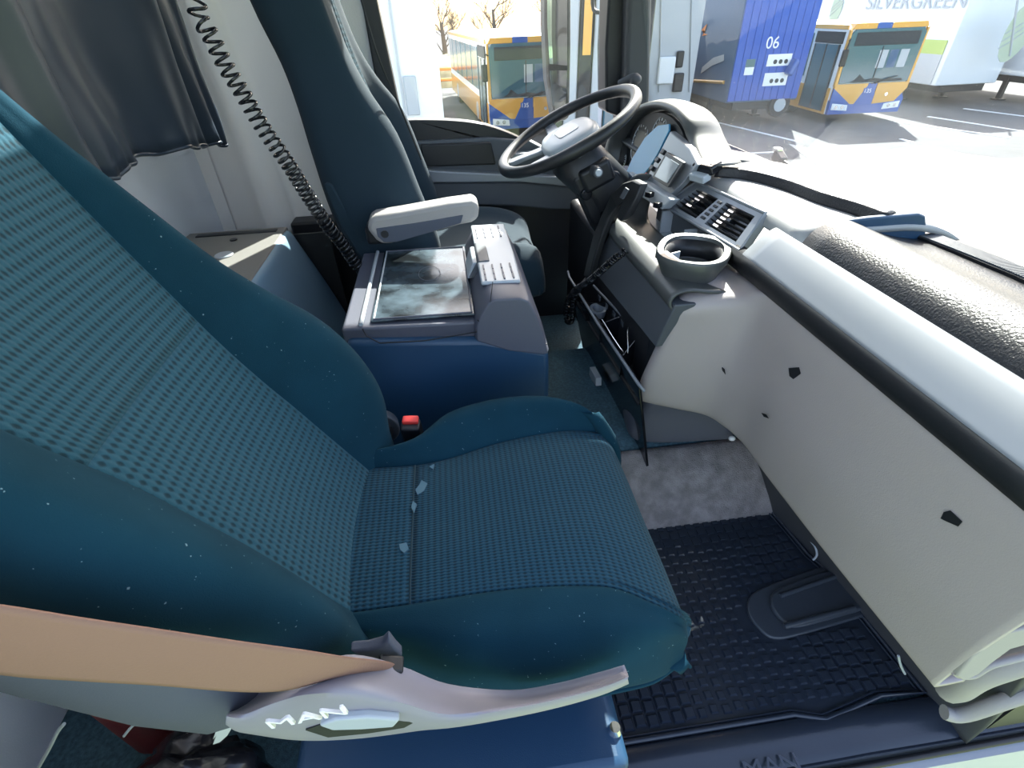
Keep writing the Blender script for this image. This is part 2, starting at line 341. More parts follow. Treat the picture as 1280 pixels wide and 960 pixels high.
bx('door_handle', (0.22, 2.055, 0.745), (0.34, 2.10, 0.765), SILV, D, bevel=0.006)
bm = bmesh.new(); prism(bm, [(-0.16, 2.145, 0.80), (0.62, 2.145, 0.62), (0.56, 2.145, 1.73), (-0.19, 2.145, 1.71)], (0, 0.005, 0)); o = link('window_2', bm, GLASS2); o['kind'] = S
# driver's side front pillar
bm = bmesh.new()
prism(bm, [at(757, 140, 'y', 2.10), at(757, 60, 'y', 2.10), at(764, -60, 'y', 2.10), at(766, -260, 'y', 2.10), at(800, -260, 'y', 2.10), at(790, -60, 'y', 2.10), at(785, 60, 'y', 2.10), at(784, 150, 'y', 2.10)], (0, 0.12, 0)); struct('trim_4', bm, BLACK, bevel=0.01)
bm = bmesh.new()
prism(bm, [at(780, 160, 'y', 2.04), at(783, 60, 'y', 2.04), at(788, -60, 'y', 2.04), at(792, -260, 'y', 2.04), at(822, -260, 'y', 2.04), at(817, -60, 'y', 2.04), at(814, 60, 'y', 2.04), at(812, 140, 'y', 2.04)], (0, 0.16, 0)); struct('trim_5', bm, PILL, bevel=0.015)
# windscreen, bent in plan
base = cr([V((0.90, 0.10, 0.79)), V((0.98, 0.45, 0.79)), V((1.03, 0.9, 0.79)), V((1.01, 1.4, 0.80)), V((0.93, 1.8, 0.83)), V((0.79, 2.05, 0.86))], 6)
topc = [V((p.x - 0.26, p.y, 1.78)) for p in base]
struct('window_1', gridmesh('window_1', [base, [a.lerp(b, .5) + V((0.015, 0, 0)) for a, b in zip(base, topc)], topc]), GLASS, solid=0.006)
bm = bmesh.new(); prism(bm, [(0.60, 0.10, 1.74), (0.80, 0.45, 1.74), (0.80, 1.4, 1.74), (0.68, 1.8, 1.74), (0.55, 2.05, 1.74), (0.5, 2.05, 1.74), (0.5, 0.1, 1.74)], (0, 0, 0.1)); struct('trim_6', bm, PILL)
bl0 = [a.lerp(b, .62) + V((-.02, 0, 0)) for a, b in zip(base, topc)]; bl1 = [b + V((-.02, 0, 0)) for b in topc]
o = link('added_sun_blind', gridmesh('b', [bl0, bl1]), BLACK, solid=.003); setp(o, 'unseen black roller blind added to keep sun off the passenger seat', 'sun blind')  # blind out of view, added to block sun from the windscreen top
bm = bmesh.new(); prism(bm, [(.80, .2, 1.80), (1.02, .2, 1.66), (1.03, .2, 1.67), (.82, .2, 1.83)], (0, 1.85, 0)); o = link('added_sun_visor', bm, BLACK); setp(o, 'unseen outside visor added to keep sun off the passenger seat', 'visor')  # unseen visor, put in as a sun blocker
# front wall under the dash (dark kick panel), and the floor edge on the passenger side
rows = [[V((0.915, 0.26, -0.004)), V((0.905, 0.32, -0.004)), V((0.865, 0.69, -0.004)), V((0.835, 0.88, -0.004)), V((0.80, 1.3, -0.004)), V((0.80, 2.15, -0.004))],
        [V((0.90, 0.26, 0.12)), V((0.89, 0.32, 0.12)), V((0.845, 0.69, 0.12)), V((0.81, 0.88, 0.12)), V((0.79, 1.3, 0.12)), V((0.79, 2.15, 0.12))],
        [V((0.80, 0.26, 0.44)), V((0.80, 0.32, 0.44)), V((0.77, 0.69, 0.44)), V((0.76, 0.88, 0.44)), V((0.76, 1.3, 0.44)), V((0.76, 2.15, 0.44))]]
struct('wall_front', gridmesh('wall_front', smoothgrid(rows, 4, 4)), PILL, solid=-0.02)
rows = []
for x, dz in ((0.10, 0), (0.40, 0), (0.62, 0), (0.72, 0.004), (0.85, 0.0), (1.0, 0.0), (1.35, 0.0)):
    rows.append([V((x, y, z + dz)) for y, z in ((0.350, -0.03), (0.349, 0.004), (0.322, 0.014), (0.295, 0.006), (0.272, -0.004), (0.266, -0.03), (0.262, -0.30))])
struct('trim_7', gridmesh('trim_7', smoothgrid(rows, 3, 3)), RUBBER, solid=0.01)
tubeo('trim_8', cr([V((0.1, 0.255, -0.012)), V((0.6, 0.255, -0.012)), V((1.4, 0.258, -0.010))], 6), 0.007, BLACK)['kind'] = S
bx('trim_9', (-0.9, 0.24, -0.7), (1.6, 0.262, -0.03), GREYP)['kind'] = S
# lower front door-frame corner: dark recess and curved beige trim running forward
bm = bmesh.new(); box2(bm, (0.95, 0.27, 0.03), (1.5, 0.42, 0.5)); struct('trim_10', bm, BLACK)
tubeo('trim_11', cr([at(1186, 862, 'y', .30), at(1200, 858, 'y', .29), at(1225, 842, 'y', .28), at(1280, 822, 'y', .27), at(1420, 770, 'y', .26)], 6), 0.022, ARMR, n=14, rad=None)['kind'] = S
tubeo('trim_12', cr([at(1180, 890, 'y', .28), at(1205, 893, 'y', .27), at(1280, 868, 'y', .26), at(1420, 825, 'y', .26)], 6), 0.013, ARMR, n=12)['kind'] = S

# ================================================================== PASSENGER SEAT
SEAT = thing('passenger_seat', 'teal fabric passenger seat in the foreground with knitted insert, silver grey base shroud', 'seat', (0.0, 0.57, 0.0))
# cushion: stations along X; per station (x, far edge, far seam, near seam, near edge, insert z, far crest, near crest, drop)
ST = [(-0.30, .745, .712, .42, .40, .500, .525, .500, 0), (-0.22, .748, .712, .42, .385, .500, .527, .502, 0), (-0.12, .770, .705, .42, .352, .500, .533, .503, 0),
      (-0.05, .815, .712, .42, .322, .502, .552, .507, 0), (0.03, .832, .732, .418, .308, .505, .560, .510, 0), (0.11, .832, .742, .410, .305, .508, .562, .512, 0),
      (0.18, .818, .748, .398, .308, .506, .557, .508, 0), (0.235, .790, .750, .372, .318, .495, .540, .490, .0), (0.272, .765, .752, .360, .332, .474, .495, .462, .0),
      (0.292, .752, .740, .366, .338, .440, .452, .432, .0), (0.297, .748, .736, .370, .342, .405, .410, .400, .0), (0.290, .744, .732, .374, .348, .37, .37, .37, .0)]
def cushion_rows():
    far, ins, near, skirt = [], [], [], []
    for (x, fo, fs, ns, no, zc, zf, zn, dr) in ST:
        bot = 0.355 if zc > .45 else min(zc - .02, .37)
        k = 1; ZC = lambda r: [V((p.x, p.y, max(p.z, .358 + .0006 * q_i))) for q_i, p in enumerate(r)]
        far.append([V((x, fo - .03, bot)), V((x, fo + .004, bot + .05 * k)), V((x, fo + .004, zc - .02 * k)), V((x, fo - .014, zf - .008 * k)), V((x, (fo * .55 + fs * .45), zf)), V((x, fs * .75 + fo * .25, zc * .55 + zf * .45 + .003)), V((x, fs + .004, zc + .006 * k)), V((x, fs, zc - .004))]); far[-1] = ZC(far[-1])
        ins.append([V((x, fs, zc - .004)), V((x, fs - .006, zc + .004)), V((x, fs * .75 + ns * .25, zc + .008)), V((x, (fs + ns) / 2, zc + .006)), V((x, fs * .25 + ns * .75, zc + .008)), V((x, ns + .006, zc + .004)), V((x, ns, zc - .004))])
        near.append([V((x, ns, zc - .004)), V((x, ns - .004, zc + .005 * k)), V((x, ns * .7 + no * .3, zn * .7 + zc * .3 + .003 * k)), V((x, ns * .35 + no * .65, zn - .008 * k)), V((x, no + .010, zn - .045 * k)), V((x, no, zn - .100 * k)), V((x, no + .004, zn - .132 * k)), V((x, no + .03, zn - .150 * k))]); near[-1] = ZC(near[-1])
    return far, ins, near
far, ins, near = cushion_rows()
link('side_bolster', gridmesh('b', smoothgrid(far[:-1], 4, 5)), VELOUR, SEAT, smooth=80, solid=0.012)
link('side_bolster', gridmesh('b', smoothgrid(near[:-1], 4, 5)), VELOUR, SEAT, smooth=80, solid=0.012)
gi = smoothgrid(ins, 6, 5)
cut = 10
link('rear_insert', gridmesh('b', gi[:cut + 1]), KNIT_SEAT, SEAT, smooth=80, solid=0.012)
link('centre_insert', gridmesh('b', gi[cut:]), KNIT_SEAT, SEAT, smooth=80, solid=0.012)
for row in (([r[-1] for r in gi]), ([r[0] for r in gi]), gi[cut]):
    tubeo('seam', [p + V((0, 0, -.0004)) for p in row], 0.0019, SEAMM, SEAT, n=6)
# piping along the near lower rim
rim = smoothgrid(near, 1, 5)
tubeo('piping', [r[6] + V((0, -.002, 0)) for r in rim][14:-9], 0.004, VELOUR, SEAT, n=8)
STAIN = mat('pale_smear', (.07, .15, .20, 1), .9)
for pts in (((527, 600), (534, 604), (530, 613), (522, 618), (519, 612), (524, 606)), ((516, 626), (521, 630), (517, 640), (514, 634)), ((499, 680), (508, 678), (511, 686), (505, 691), (500, 687)), ((536, 583), (543, 580), (541, 586))):
    bm = bmesh.new(); prism(bm, [at(u, v, 'z', .5105) for u, v in pts], (0, 0, -.006)); link('smear', bm, STAIN, SEAT, smooth=0)
bx('cushion_pan', (-0.26, 0.36, 0.335), (0.26, 0.73, 0.39), BLACK, SEAT, bevel=0.02)
# backrest, measured along the recline: d up the back, n out of it
B0 = V((-0.235, 0, 0.50)); DD = V((-0.447, 0, 0.894)).normalized(); NN = V((0.894, 0, 0.447)).normalized()
def bk(s, h, y): p = B0 + DD * s + NN * h; return V((p.x, y, p.z))
BT = [(-0.07, .790, .03, .705, .420, .37, .02), (0.0, .815, .055, .705, .418, .355, .035), (0.06, .835, .085, .703, .416, .335, .06), (0.12, .848, .098, .700, .416, .315, .08), (0.19, .852, .100, .697, .416, .30, .085),
      (0.26, .843, .092, .692, .412, .292, .082), (0.34, .812, .075, .692, .405, .290, .07), (0.43, .785, .058, .700, .388, .295, .055), (0.55, .765, .045, .712, .370, .305, .04),
      (0.65, .757, .030, .725, .360, .315, .03), (0.74, .757, .018, .733, .355, .325, .025), (0.88, .735, .008, .71, .37, .34, .02), (0.98, .72, .0, .69, .41, .38, .0), (1.0, .66, -.05, .64, .46, .44, -.05)]
far, ins, near = [], [], []
for (s, fo, hf, fs, ns, no, hn) in BT:
    hi = .012 - (0.05 if s > .99 else 0)
    far.append([bk(s, -.10, fo - .03), bk(s, -.05, fo - .005), bk(s, hf * .3 - .01, fo + .004), bk(s, hf * .8, fo - .006), bk(s, hf + .004, fo * .75 + fs * .25), bk(s, hf * .85 + .004, (fo + fs) / 2), bk(s, hf * .35 + hi, fs * .8 + fo * .2), bk(s, hi + .003, fs + .003), bk(s, hi - .004, fs)])
    ins.append([bk(s, hi - .004, fs), bk(s, hi + .003, fs - .006), bk(s, hi - .002, fs * .75 + ns * .25), bk(s, hi - .006, (fs + ns) / 2), bk(s, hi - .002, fs * .25 + ns * .75), bk(s, hi + .003, ns + .006), bk(s, hi - .004, ns)])
    near.append([bk(s, hi - .004, ns), bk(s, hi + .003, ns - .003), bk(s, hn * .35 + hi, ns * .8 + no * .2), bk(s, hn * .85 + .004, (no + ns) / 2), bk(s, hn + .004, no * .75 + ns * .25), bk(s, hn * .8, no + .006), bk(s, hn * .3 - .01, no - .004), bk(s, -.05, no + .005), bk(s, -.10, no + .03)])
link('back_bolster', gridmesh('b', smoothgrid(far, 4, 5)), VELOUR, SEAT, smooth=80, solid=0.012)
link('back_bolster', gridmesh('b', smoothgrid(near, 4, 5)), VELOUR, SEAT, smooth=80, solid=0.012)
gi = smoothgrid(ins, 6, 6); cut = 39
link('lower_back_insert', gridmesh('b', gi[:cut + 1]), KNIT_BACK, SEAT, smooth=80, solid=0.012)
link('upper_back_insert', gridmesh('b', gi[cut:]), KNIT_BACK, SEAT, smooth=80, solid=0.012)
for row in (([r[-1] for r in gi]), ([r[0] for r in gi]), gi[cut]):
    tubeo('seam', [p + NN * 0.001 for p in row], 0.0022, SEAMM, SEAT, n=6)
rings = []
for s, yn, yf, hb, ht in ((0.0, .34, .80, -.09, -.04), (0.02, .30, .83, -.12, .00), (0.06, .28, .845, -.135, .02), (0.15, .268, .85, -.145, .03), (0.35, .262, .84, -.15, .02), (0.6, .275, .79, -.15, .0), (0.9, .33, .75, -.13, -.02), (0.96, .40, .70, -.10, -.04)):
    r = []
    for k in range(28):
        a = 2 * math.pi * k / 28; cx_, cy_ = math.cos(a), math.sin(a)
        f = lambda q: math.copysign(abs(q) ** 0.45, q)
        r.append(bk(s, (ht + hb) / 2 + f(cx_) * (ht - hb) / 2 - .012, (yn + yf) / 2 + f(cy_) * (yf - yn) / 2))
    rings.append(r)
bm = bmesh.new(); loft(bm, rings); link('back_shell', bm, SHELL, SEAT, smooth=80)
# shroud on the near side
low = [at(u, v, 'y', .262) for u, v in ((286, 897), (300, 913), (340, 922), (385, 926), (440, 924), (500, 917), (560, 907), (640, 892), (700, 878), (750, 862), (783, 847))]
mid = [at(u, v, 'y', .248) for u, v in ((284, 893), (305, 893), (345, 878), (385, 868), (440, 867), (500, 878), (560, 893), (640, 883), (700, 871), (750, 858), (784, 845))]
up = [at(u, v, 'y', .285) for u, v in ((288, 889), (305, 881), (345, 862), (390, 842), (440, 832), (500, 846), (560, 868), (640, 875), (700, 866), (750, 853), (785, 843))]
inn = [p + V((0, 0.015, -.006)) for p in up]; lo2 = [p + V((0, .010, -.010)) for p in low]
link('base_shroud', gridmesh('b', smoothgrid([lo2, low, [a.lerp(b, .5) + V((0, -.008, 0)) for a, b in zip(low, mid)], mid, up, inn], 5, 5)), SHROUD, SEAT, smooth=60, solid=0.002)
# recline lever in a recess of the shroud
bm = bmesh.new(); hp = [at(u, v, 'y', .245) for u, v in ((382, 913), (400, 906), (450, 899), (505, 899), (516, 904), (505, 910), (460, 917), (410, 922))]
prism(bm, hp, (0, 0.006, 0)); link('lever_recess', bm, BLACK, SEAT)
hp = [at(u, v, 'y', .236) for u, v in ((398, 908), (420, 900), (460, 897), (500, 901), (492, 910), (450, 913), (415, 914))]
bm = bmesh.new(); prism(bm, hp, (0, 0.010, 0)); link('recline_lever', bm, LGREY, SEAT, bevel=0.003)
p0 = at(342, 903, 'y', .224); p1 = at(415, 889, 'y', .224); dv = (p1 - p0); ang = math.atan2(dv.z, dv.x)
text('raised_lettering', 'MAN', 0.024, Matrix.Translation((p0 + p1) / 2 + V((0.004, 0, -0.002))) @ Matrix.Rotation(-ang, 4, 'Y') @ rot('X', 90), WHITEL, SEAT, 0.0015, xs=1.5)
# hip bar and low pedestal
bx('pedestal', (-0.30, 0.41, 0.192), (0.19, 0.80, 0.34), BLACK, SEAT, bevel=0.02)
#bx('hinge_block', (-0.26, 0.29, 0.46), (-0.10, 0.40, 0.53), BLACK, SEAT, bevel=0.01)

# carpeted plinth the seat stands on
PL = thing('seat_plinth', 'low dark blue carpeted plinth with a bolt head under the passenger seat', 'plinth', (-0.05, 0.55, 0.0))
bx('body', (-0.36, 0.262, 0.0), (0.205, 0.84, 0.19), NAVYP, PL, bevel=0.02)
bm = bmesh.new(); cyl(bm, at(768, 912, 'z', .19), at(768, 912, 'z', .19) + V((0, 0, 0.012)), 0.013, 0.009, 20); link('bolt_head', bm, CHROME, PL)
bx('edge_strip', (0.205, 0.27, 0.0), (0.213, 0.82, 0.10), BLACK, PL, bevel=0.003)

# seat belt ribbon, twisting down into the shroud
e = [(-220, 726, -220, 806), (0, 755, 0, 840), (100, 771, 100, 848), (200, 786, 200, 854), (300, 801, 300, 862), (380, 812, 360, 860), (430, 820, 420, 845), (480, 826, 470, 838), (492, 829, 486, 836)]
ys = (.23, .238, .24, .242, .246, .255, .268, .29, .30)
rt = [at(a, b, 'y', y) for (a, b, c_, d_), y in zip(e, ys)]; rb = [at(c_, d_, 'y', y) for (a, b, c_, d_), y in zip(e, ys)]
o = link('seat_belt', gridmesh('b', smoothgrid([rt, [a.lerp(b, .5) + V((0, -.003, 0)) for a, b in zip(rt, rb)], rb], 5, 4)), BELT, solid=0.0022)
setp(o, 'tan webbing seat belt stretched along the near side of the passenger seat', 'seat belt')
# torn grey belt boot where the belt enters
BB = thing('belt_boot', 'torn grey fabric boot with a dark clip at the belt end beside the cushion', 'belt boot', at(485, 828, 'y', .31))
bm = bmesh.new(); pts = [at(u, v, 'y', .315) for u, v in ((437, 815), (460, 813), (478, 808), (486, 800), (495, 812), (503, 820), (498, 834), (480, 830), (458, 824))]
prism(bm, pts, (0, 0.012, 0.004)); link('flap', bm, SHELL, BB, bevel=0.003)
bm = bmesh.new(); box(bm, at(488, 832, 'y', .30), (0.03, 0.02, 0.014), rot('Y', 25)); link('clip', bm, BLACK, BB, bevel=0.003)
# red buckle on the far side
BU = thing('belt_buckle', 'black seat belt buckle with red release button beyond the passenger cushion', 'buckle', at(513, 535, 'z', .50))
p = at(514, 530, 'z', .52); R = rot('Z', -8) @ rot('X', 12)
bm = bmesh.new(); box(bm, p + V((0, 0.0, -0.03)), (0.040, 0.030, 0.075), R); link('housing', bm, BLACK, BU, bevel=0.005)
bm = bmesh.new(); box(bm, p + V((0, 0.0, 0.010)), (0.033, 0.018, 0.012), R); link('release_button', bm, RED, BU, bevel=0.003)
tubeo('stalk', cr([p + V((0, 0, -.06)), p + V((-0.02, 0.01, -.13)), p + V((-0.05, 0.02, -.22))], 5), 0.011, BLACK, BU)
# blue-grey recline wheel
RW = thing('recline_wheel', 'round blue-grey adjusting wheel between the backrest and the centre console', 'adjusting wheel', at(478, 540, 'y', .87))
p = at(476, 538, 'y', .86); bm = bmesh.new(); cyl(bm, p, p + V((0, 0.03, 0)), 0.042, 0.036, 32); link('dial', bm, DASHD, RW, bevel=0.004)
bm = bmesh.new(); cyl(bm, p + V((0, -0.012, 0)), p, 0.022, 0.028, 24); link('hub', bm, BLACK, RW, bevel=0.002)
for k in range(3): tubeo('spring_wire', cr([p + V((-.02 + .012 * k, .0, -.02)), p + V((-.01 + .012 * k, -.02, -.05)), p + V((.01 + .01 * k, 0, -.09))], 4), 0.0025, BLACKG, RW, n=6)

# ================================================================== DASHBOARD
DB = thing('dashboard', 'grey truck dashboard running across the cab under the windscreen, with scuffed glove panel', 'dashboard', (0.75, 0.8, 0.35))
def yloft(name, prof, ys, m, nu=4, nv=2, solid=0.012, sm=50, fn=None):
    rows = []
    for y in ys: rows.append([V((x + (fn(y)[0] if fn else 0), y, z + (fn(y)[1] if fn else 0))) for x, z in prof])
    return link(name, gridmesh('b', smoothgrid(rows, nu, nv)), m, DB, smooth=sm, solid=solid)
YE = .200
# padded top: hump near the driver-side edge of the trim, lower shelf towards the glass on the passenger side
yloft('pad_top', [(.688, .798), (.692, .812), (.708, .834), (.735, .850), (.765, .853), (.80, .842), (.86, .818), (.92, .803), (.99, .795), (1.05, .79)], (YE, .45, .7, .895), SOFTBLK, 4, 3, sm=80)
yloft('tray_floor', [(.688, .798), (.692, .812), (.705, .826), (.73, .832), (.78, .833), (.85, .832), (.93, .830), (1.0, .815), (1.05, .79)], (.895, 1.1, 1.3, 1.45), TRAYM, 4, 3, sm=80)
yloft('driver_dash_top', [(.66, .80), (.70, .822), (.76, .835), (.82, .838), (.88, .830), (.96, .80), (1.0, .785)], (1.45, 1.6, 1.8, 1.95, 2.10), PILL, 4, 3, sm=80)
# silver trim strip below the pad, then a black reveal
yloft('silver_trim', [(.690, .799), (.684, .797), (.662, .780), (.642, .758), (.636, .750), (.640, .744)], (YE, .5, .8, .985), SILV, 3, 3)
tubeo('trim_edge', [V((.690, YE, .800)), V((.690, .98, .800))], .0025, LGREY, DB, n=6)
yloft('black_reveal', [(.646, .752), (.634, .748), (.6305, .738), (.631, .726), (.645, .718)], (YE, .5, .8, 1.03), BLACK, 2, 2)
# glove panel
prof = [(.655, .722), (.642, .719), (.633, .70), (.627, .62), (.624, .56), (.624, .505), (.630, .44), (.637, .375), (.646, .365), (.68, .370)]
bx0 = [.254, .32, .5, .7, .80]
rows = [[V((x + (.05 * (.6 - y) * max(0, .72 - z) / .3 if y < .6 else 0), y - (.10 * (z - .37) if y < .27 else 0), z)) for x, z in prof] for y in bx0]
# turns forward into the protruding block beside the centre stack
t1 = [V((.655, .868, .728)), V((.638, .862, .720)), V((.628, .862, .70)), V((.617, .868, .62)), V((.612, .870, .56)), V((.608, .872, .50)), V((.612, .876, .44)), V((.618, .880, .372)), V((.628, .882, .362)), V((.66, .885, .366))]
t2 = [V((.650, .925, .712)), V((.630, .905, .700)), V((.602, .898, .682)), V((.588, .903, .62)), V((.583, .908, .56)), V((.580, .915, .50)), V((.582, .924, .42)), V((.594, .930, .365)), V((.604, .935, .353)), V((.64, .94, .355))]
t3 = [V((.645, .975, .700)), V((.600, .942, .690)), V((.560, .922, .672)), V((.542, .932, .62)), V((.532, .942, .56)), V((.525, .950, .50)), V((.520, .965, .42)), V((.522, .975, .36)), V((.54, .98, .350)), V((.60, .985, .35))]
t4 = [V((.640, 1.02, .695)), V((.560, .985, .688)), V((.488, .948, .664)), V((.482, .955, .62)), V((.475, .967, .56)), V((.468, .980, .50)), V((.460, 1.00, .42)), V((.458, 1.015, .36)), V((.47, 1.03, .350)), V((.55, 1.04, .35))]
t5 = [V((.640, 1.06, .692)), V((.560, 1.035, .686)), V((.505, .990, .662)), V((.503, 1.000, .62)), V((.497, 1.013, .56)), V((.490, 1.025, .50)), V((.482, 1.045, .42)), V((.480, 1.055, .36)), V((.49, 1.06, .350)), V((.56, 1.06, .35))]
link('glove_panel', gridmesh('b', smoothgrid(rows + [t1, t2, t3, t4, t5], 4, 5)), DASHG, DB, smooth=70, solid=0.01)
# lower block under it
rows = []
lowb = [[(.470, 1.012, .346), (.462, 1.03, .30), (.446, 1.035, .215), (.47, 1.045, .196), (.6, 1.06, .196)],
        [(.53, .985, .346), (.52, .995, .30), (.51, .998, .205), (.53, 1.01, .19), (.64, 1.04, .19)],
        [(.63, .955, .352), (.64, .96, .31), (.665, .965, .22), (.68, .985, .20), (.70, 1.03, .20)],
        [(.70, .95, .36), (.71, .955, .31), (.72, .96, .22), (.73, .98, .20), (.76, 1.0, .20)]]
lowb = [[(.50, 1.2, .346), (.49, 1.2, .30), (.475, 1.2, .215), (.49, 1.2, .196), (.6, 1.2, .196)]] + lowb
link('lower_block', gridmesh('b', smoothgrid([[V(p) for p in r] for r in lowb], 5, 5)), MAUVE, DB, smooth=60, solid=0.01)
# scratches on the panel: chipped paint flakes
def chip(pts, x):
    bm = bmesh.new(); prism(bm, [at(u, v, 'x', x) for u, v in pts], (-.0007, 0, 0)); return link('paint_chip', bm, BLACK, DB, smooth=0)
chip(((986, 460), (999, 459), (1001, 467), (992, 474), (987, 470)), .6175)
chip(((1180, 640), (1188, 638), (1203, 652), (1198, 658), (1184, 652), (1176, 648)), .6205)
chip(((902, 458), (906, 462), (907, 468), (903, 463)), .588)
chip(((952, 516), (958, 518), (961, 523), (955, 521)), .606)
# end cap of the dash beside the door
bm = bmesh.new(); prism(bm, [at(u, v, 'y', .240) for u, v in ((1196, 846), (1215, 822), (1240, 802), (1265, 790), (1310, 780), (1310, 799), (1264, 812), (1242, 828), (1224, 843), (1205, 852))], (0, .012, 0)); link('end_cap', bm, ARMR, DB, bevel=0.003)
tubeo('end_trim', cr([at(u, v, 'y', .25) for u, v in ((1192, 838), (1200, 843), (1216, 843), (1235, 832), (1255, 826), (1300, 815))], 5), .006, ARMR, DB, n=10)
# raised lip of the tray and the upright fin at its near end
lip = [(900, 209), (940, 213), (985, 224), (1030, 240), (1075, 253), (1112, 266)]
lt = [at(u, v, 'z', .856) for u, v in lip]
rows = [[p + V((-.012, 0, -.024)) for p in lt], [p + V((-.006, 0, -.004)) for p in lt], lt, [p + V((.018, .008, 0)) for p in lt], [p + V((.030, .012, -.012)) for p in lt], [p + V((.035, .014, -.04)) for p in lt]]
link('tray_lip', gridmesh('b', smoothgrid(rows, 5, 3)), SOFTBLK, DB, smooth=70, solid=0.006)
f = [at(1036, 279, 'y', .898), at(1090, 272, 'y', .898), at(1150, 267, 'y', .898), at(1158, 270, 'y', .898), at(1159, 285, 'y', .898), at(1155, 308, 'y', .898), at(1150, 316, 'y', .898), at(1120, 314, 'y', .898), at(1070, 296, 'y', .898)]
bm = bmesh.new(); prism(bm, f, (0, .014, 0)); link('tray_fin', bm, NAVYP, DB, bevel=0.004)
# defroster vent along the glass
DV = [at(1158, 294, 'z', .803), at(1205, 312, 'z', .803), at(1280, 342, 'z', .803), at(1400, 395, 'z', .803)]
bm = bmesh.new(); prism(bm, [p + V((-.022, 0, 0)) for p in DV] + [p + V((.022, 0, 0)) for p in DV[::-1]], (0, 0, -.006)); link('defroster_vent', bm, BLACK, DB)
DVC = cr(DV, 30)
bm = bmesh.new()
for p in DVC[::1]: box(bm, p + V((0, 0, .001)), (.040, .0022, .004))
link('defroster_slats', bm, DASHD, DB, smooth=0)['kind'] = 'stuff'
# centre stack, facing the driver: matte panel between silver frames
fr = [at(761, 288, 'x', .475), at(800, 333, 'x', .470), at(844, 382, 'x', .462), at(819, 434, 'x', .450), at(750, 350, 'x', .440), at(744, 334, 'x', .445)]
bm = bmesh.new(); prism(bm, fr, (.05, 0, 0)); link('centre_panel', bm, DASHD, DB, bevel=0.004)
bm = bmesh.new(); box2(bm, (.47, 1.03, .15), (.66, 2.0, .60)); link('centre_core', bm, BLACK, DB, bevel=0.02)
# silver sweep frame above the centre panel (rounded edge of the shelf)
sw = [at(u, v, 'x', x) for u, v, x in ((846, 376, .468), (825, 352, .470), (800, 325, .472), (778, 300, .476), (766, 282, .482), (768, 262, .50), (778, 240, .53), (792, 225, .56))]
rows = []
for dx, dz, dy in ((.0, -.022, 0), (-.010, -.010, 0), (-.008, .006, 0), (.008, .016, 0), (.035, .017, 0), (.07, .010, 0), (.11, .006, 0)):
    rows.append([p + V((dx, dy, dz)) for p in sw])
link('shelf_sweep', gridmesh('b', smoothgrid(rows, 5, 3)), HOODM, DB, smooth=70, solid=0.006)
# shelf: floor and back wall
bm = bmesh.new(); prism(bm, [(.50, 1.03, .662), (.66, 1.03, .672), (.66, 1.62, .672), (.53, 1.66, .662), (.50, 1.45, .662)], (0, 0, -.02)); link('shelf_floor', bm, LGREY, DB, bevel=.004)
bm = bmesh.new(); box2(bm, (.632, 1.05, .668), (.66, 1.50, .745)); link('shelf_back', bm, DASHD, DB, bevel=.003)
for yy in (1.22, 1.38): bx('shelf_divider', (.60, yy, .668), (.635, yy + .008, .73), LGREY, DB)
# vent bezel continuing the trim, two vents each with its slats
tl = at(872, 229, 'x', .672); tr = at(956, 268, 'x', .690); br = at(926, 312, 'x', .634); bl = at(832, 256, 'x', .612)
tl2 = tl.lerp(tr, -.12); bl2 = bl.lerp(br, -.10)
bn = (tr - br).cross(tl - tr).normalized()
if bn.x > 0: bn = -bn
def bez(s, t, h=0):   # s along (0 far .. 1 near), t up
    return bl.lerp(br, s).lerp(tl.lerp(tr, s), t) + bn * h
F = [(0, 0), (1, 0), (1, 1), (0, 1)]
def frame(name, outer, holes, th, m):
    """plate with rectangular holes in bezel coordinates, made of strips"""
    ss = sorted({a for h in holes for a in (h[0], h[2])} | {outer[0], outer[2]}); tt = sorted({a for h in holes for a in (h[1], h[3])} | {outer[1], outer[3]})
    bm = bmesh.new()
    for i in range(len(ss) - 1):
        for j in range(len(tt) - 1):
            cs, ct = (ss[i] + ss[i + 1]) / 2, (tt[j] + tt[j + 1]) / 2
            if any(h[0] < cs < h[2] and h[1] < ct < h[3] for h in holes): continue
            prism(bm, [bez(ss[i], tt[j]), bez(ss[i + 1], tt[j]), bez(ss[i + 1], tt[j + 1]), bez(ss[i], tt[j + 1])], -bn * th)
    bmesh.ops.remove_doubles(bm, verts=bm.verts, dist=1e-5)
    return link(name, bm, m, DB)
H1 = (.08, .10, .42, .86); H2 = (.54, .10, .92, .86)
frame('vent_bezel', (-.03, -.04, 1.0, 1.03), [H1, H2], .02, SILV)
tubeo('bezel_edge', [bez(-.03, -.04, .001), bez(-.03, 1.03, .001), bez(1, 1.03, .001), bez(1.0, -.04, .001), bez(-.03, -.04, .001)], .004, SILV, DB)
for H in (H1, H2):
    bm = bmesh.new(); prism(bm, [bez(H[0], H[1], -.035), bez(H[2], H[1], -.035), bez(H[2], H[3], -.035), bez(H[0], H[3], -.035)], -bn * .004)
    vb = link('air_vent', bm, BLACKG, DB)
    for k in range(6):
        t = H[1] + (H[3] - H[1]) * (k + .5) / 6
        bm = bmesh.new(); prism(bm, [bez(H[0], t, -.003), bez(H[2], t, -.003), bez(H[2], t + .018, -.001), bez(H[0], t + .018, -.001)], -bn * .020); link('slat', bm, BLACK if k % 2 else PILL, vb)
    bm = bmesh.new(); s0 = (H[0] + H[2]) / 2; t0 = (H[1] + H[3]) / 2; prism(bm, [bez(s0 - .02, t0 - .05, .004), bez(s0 + .02, t0 - .05, .004), bez(s0 + .02, t0 + .05, .004), bez(s0 - .02, t0 + .05, .004)], -bn * .02); link('tab', bm, BLACKG, vb, bevel=.001)
bm = bmesh.new()
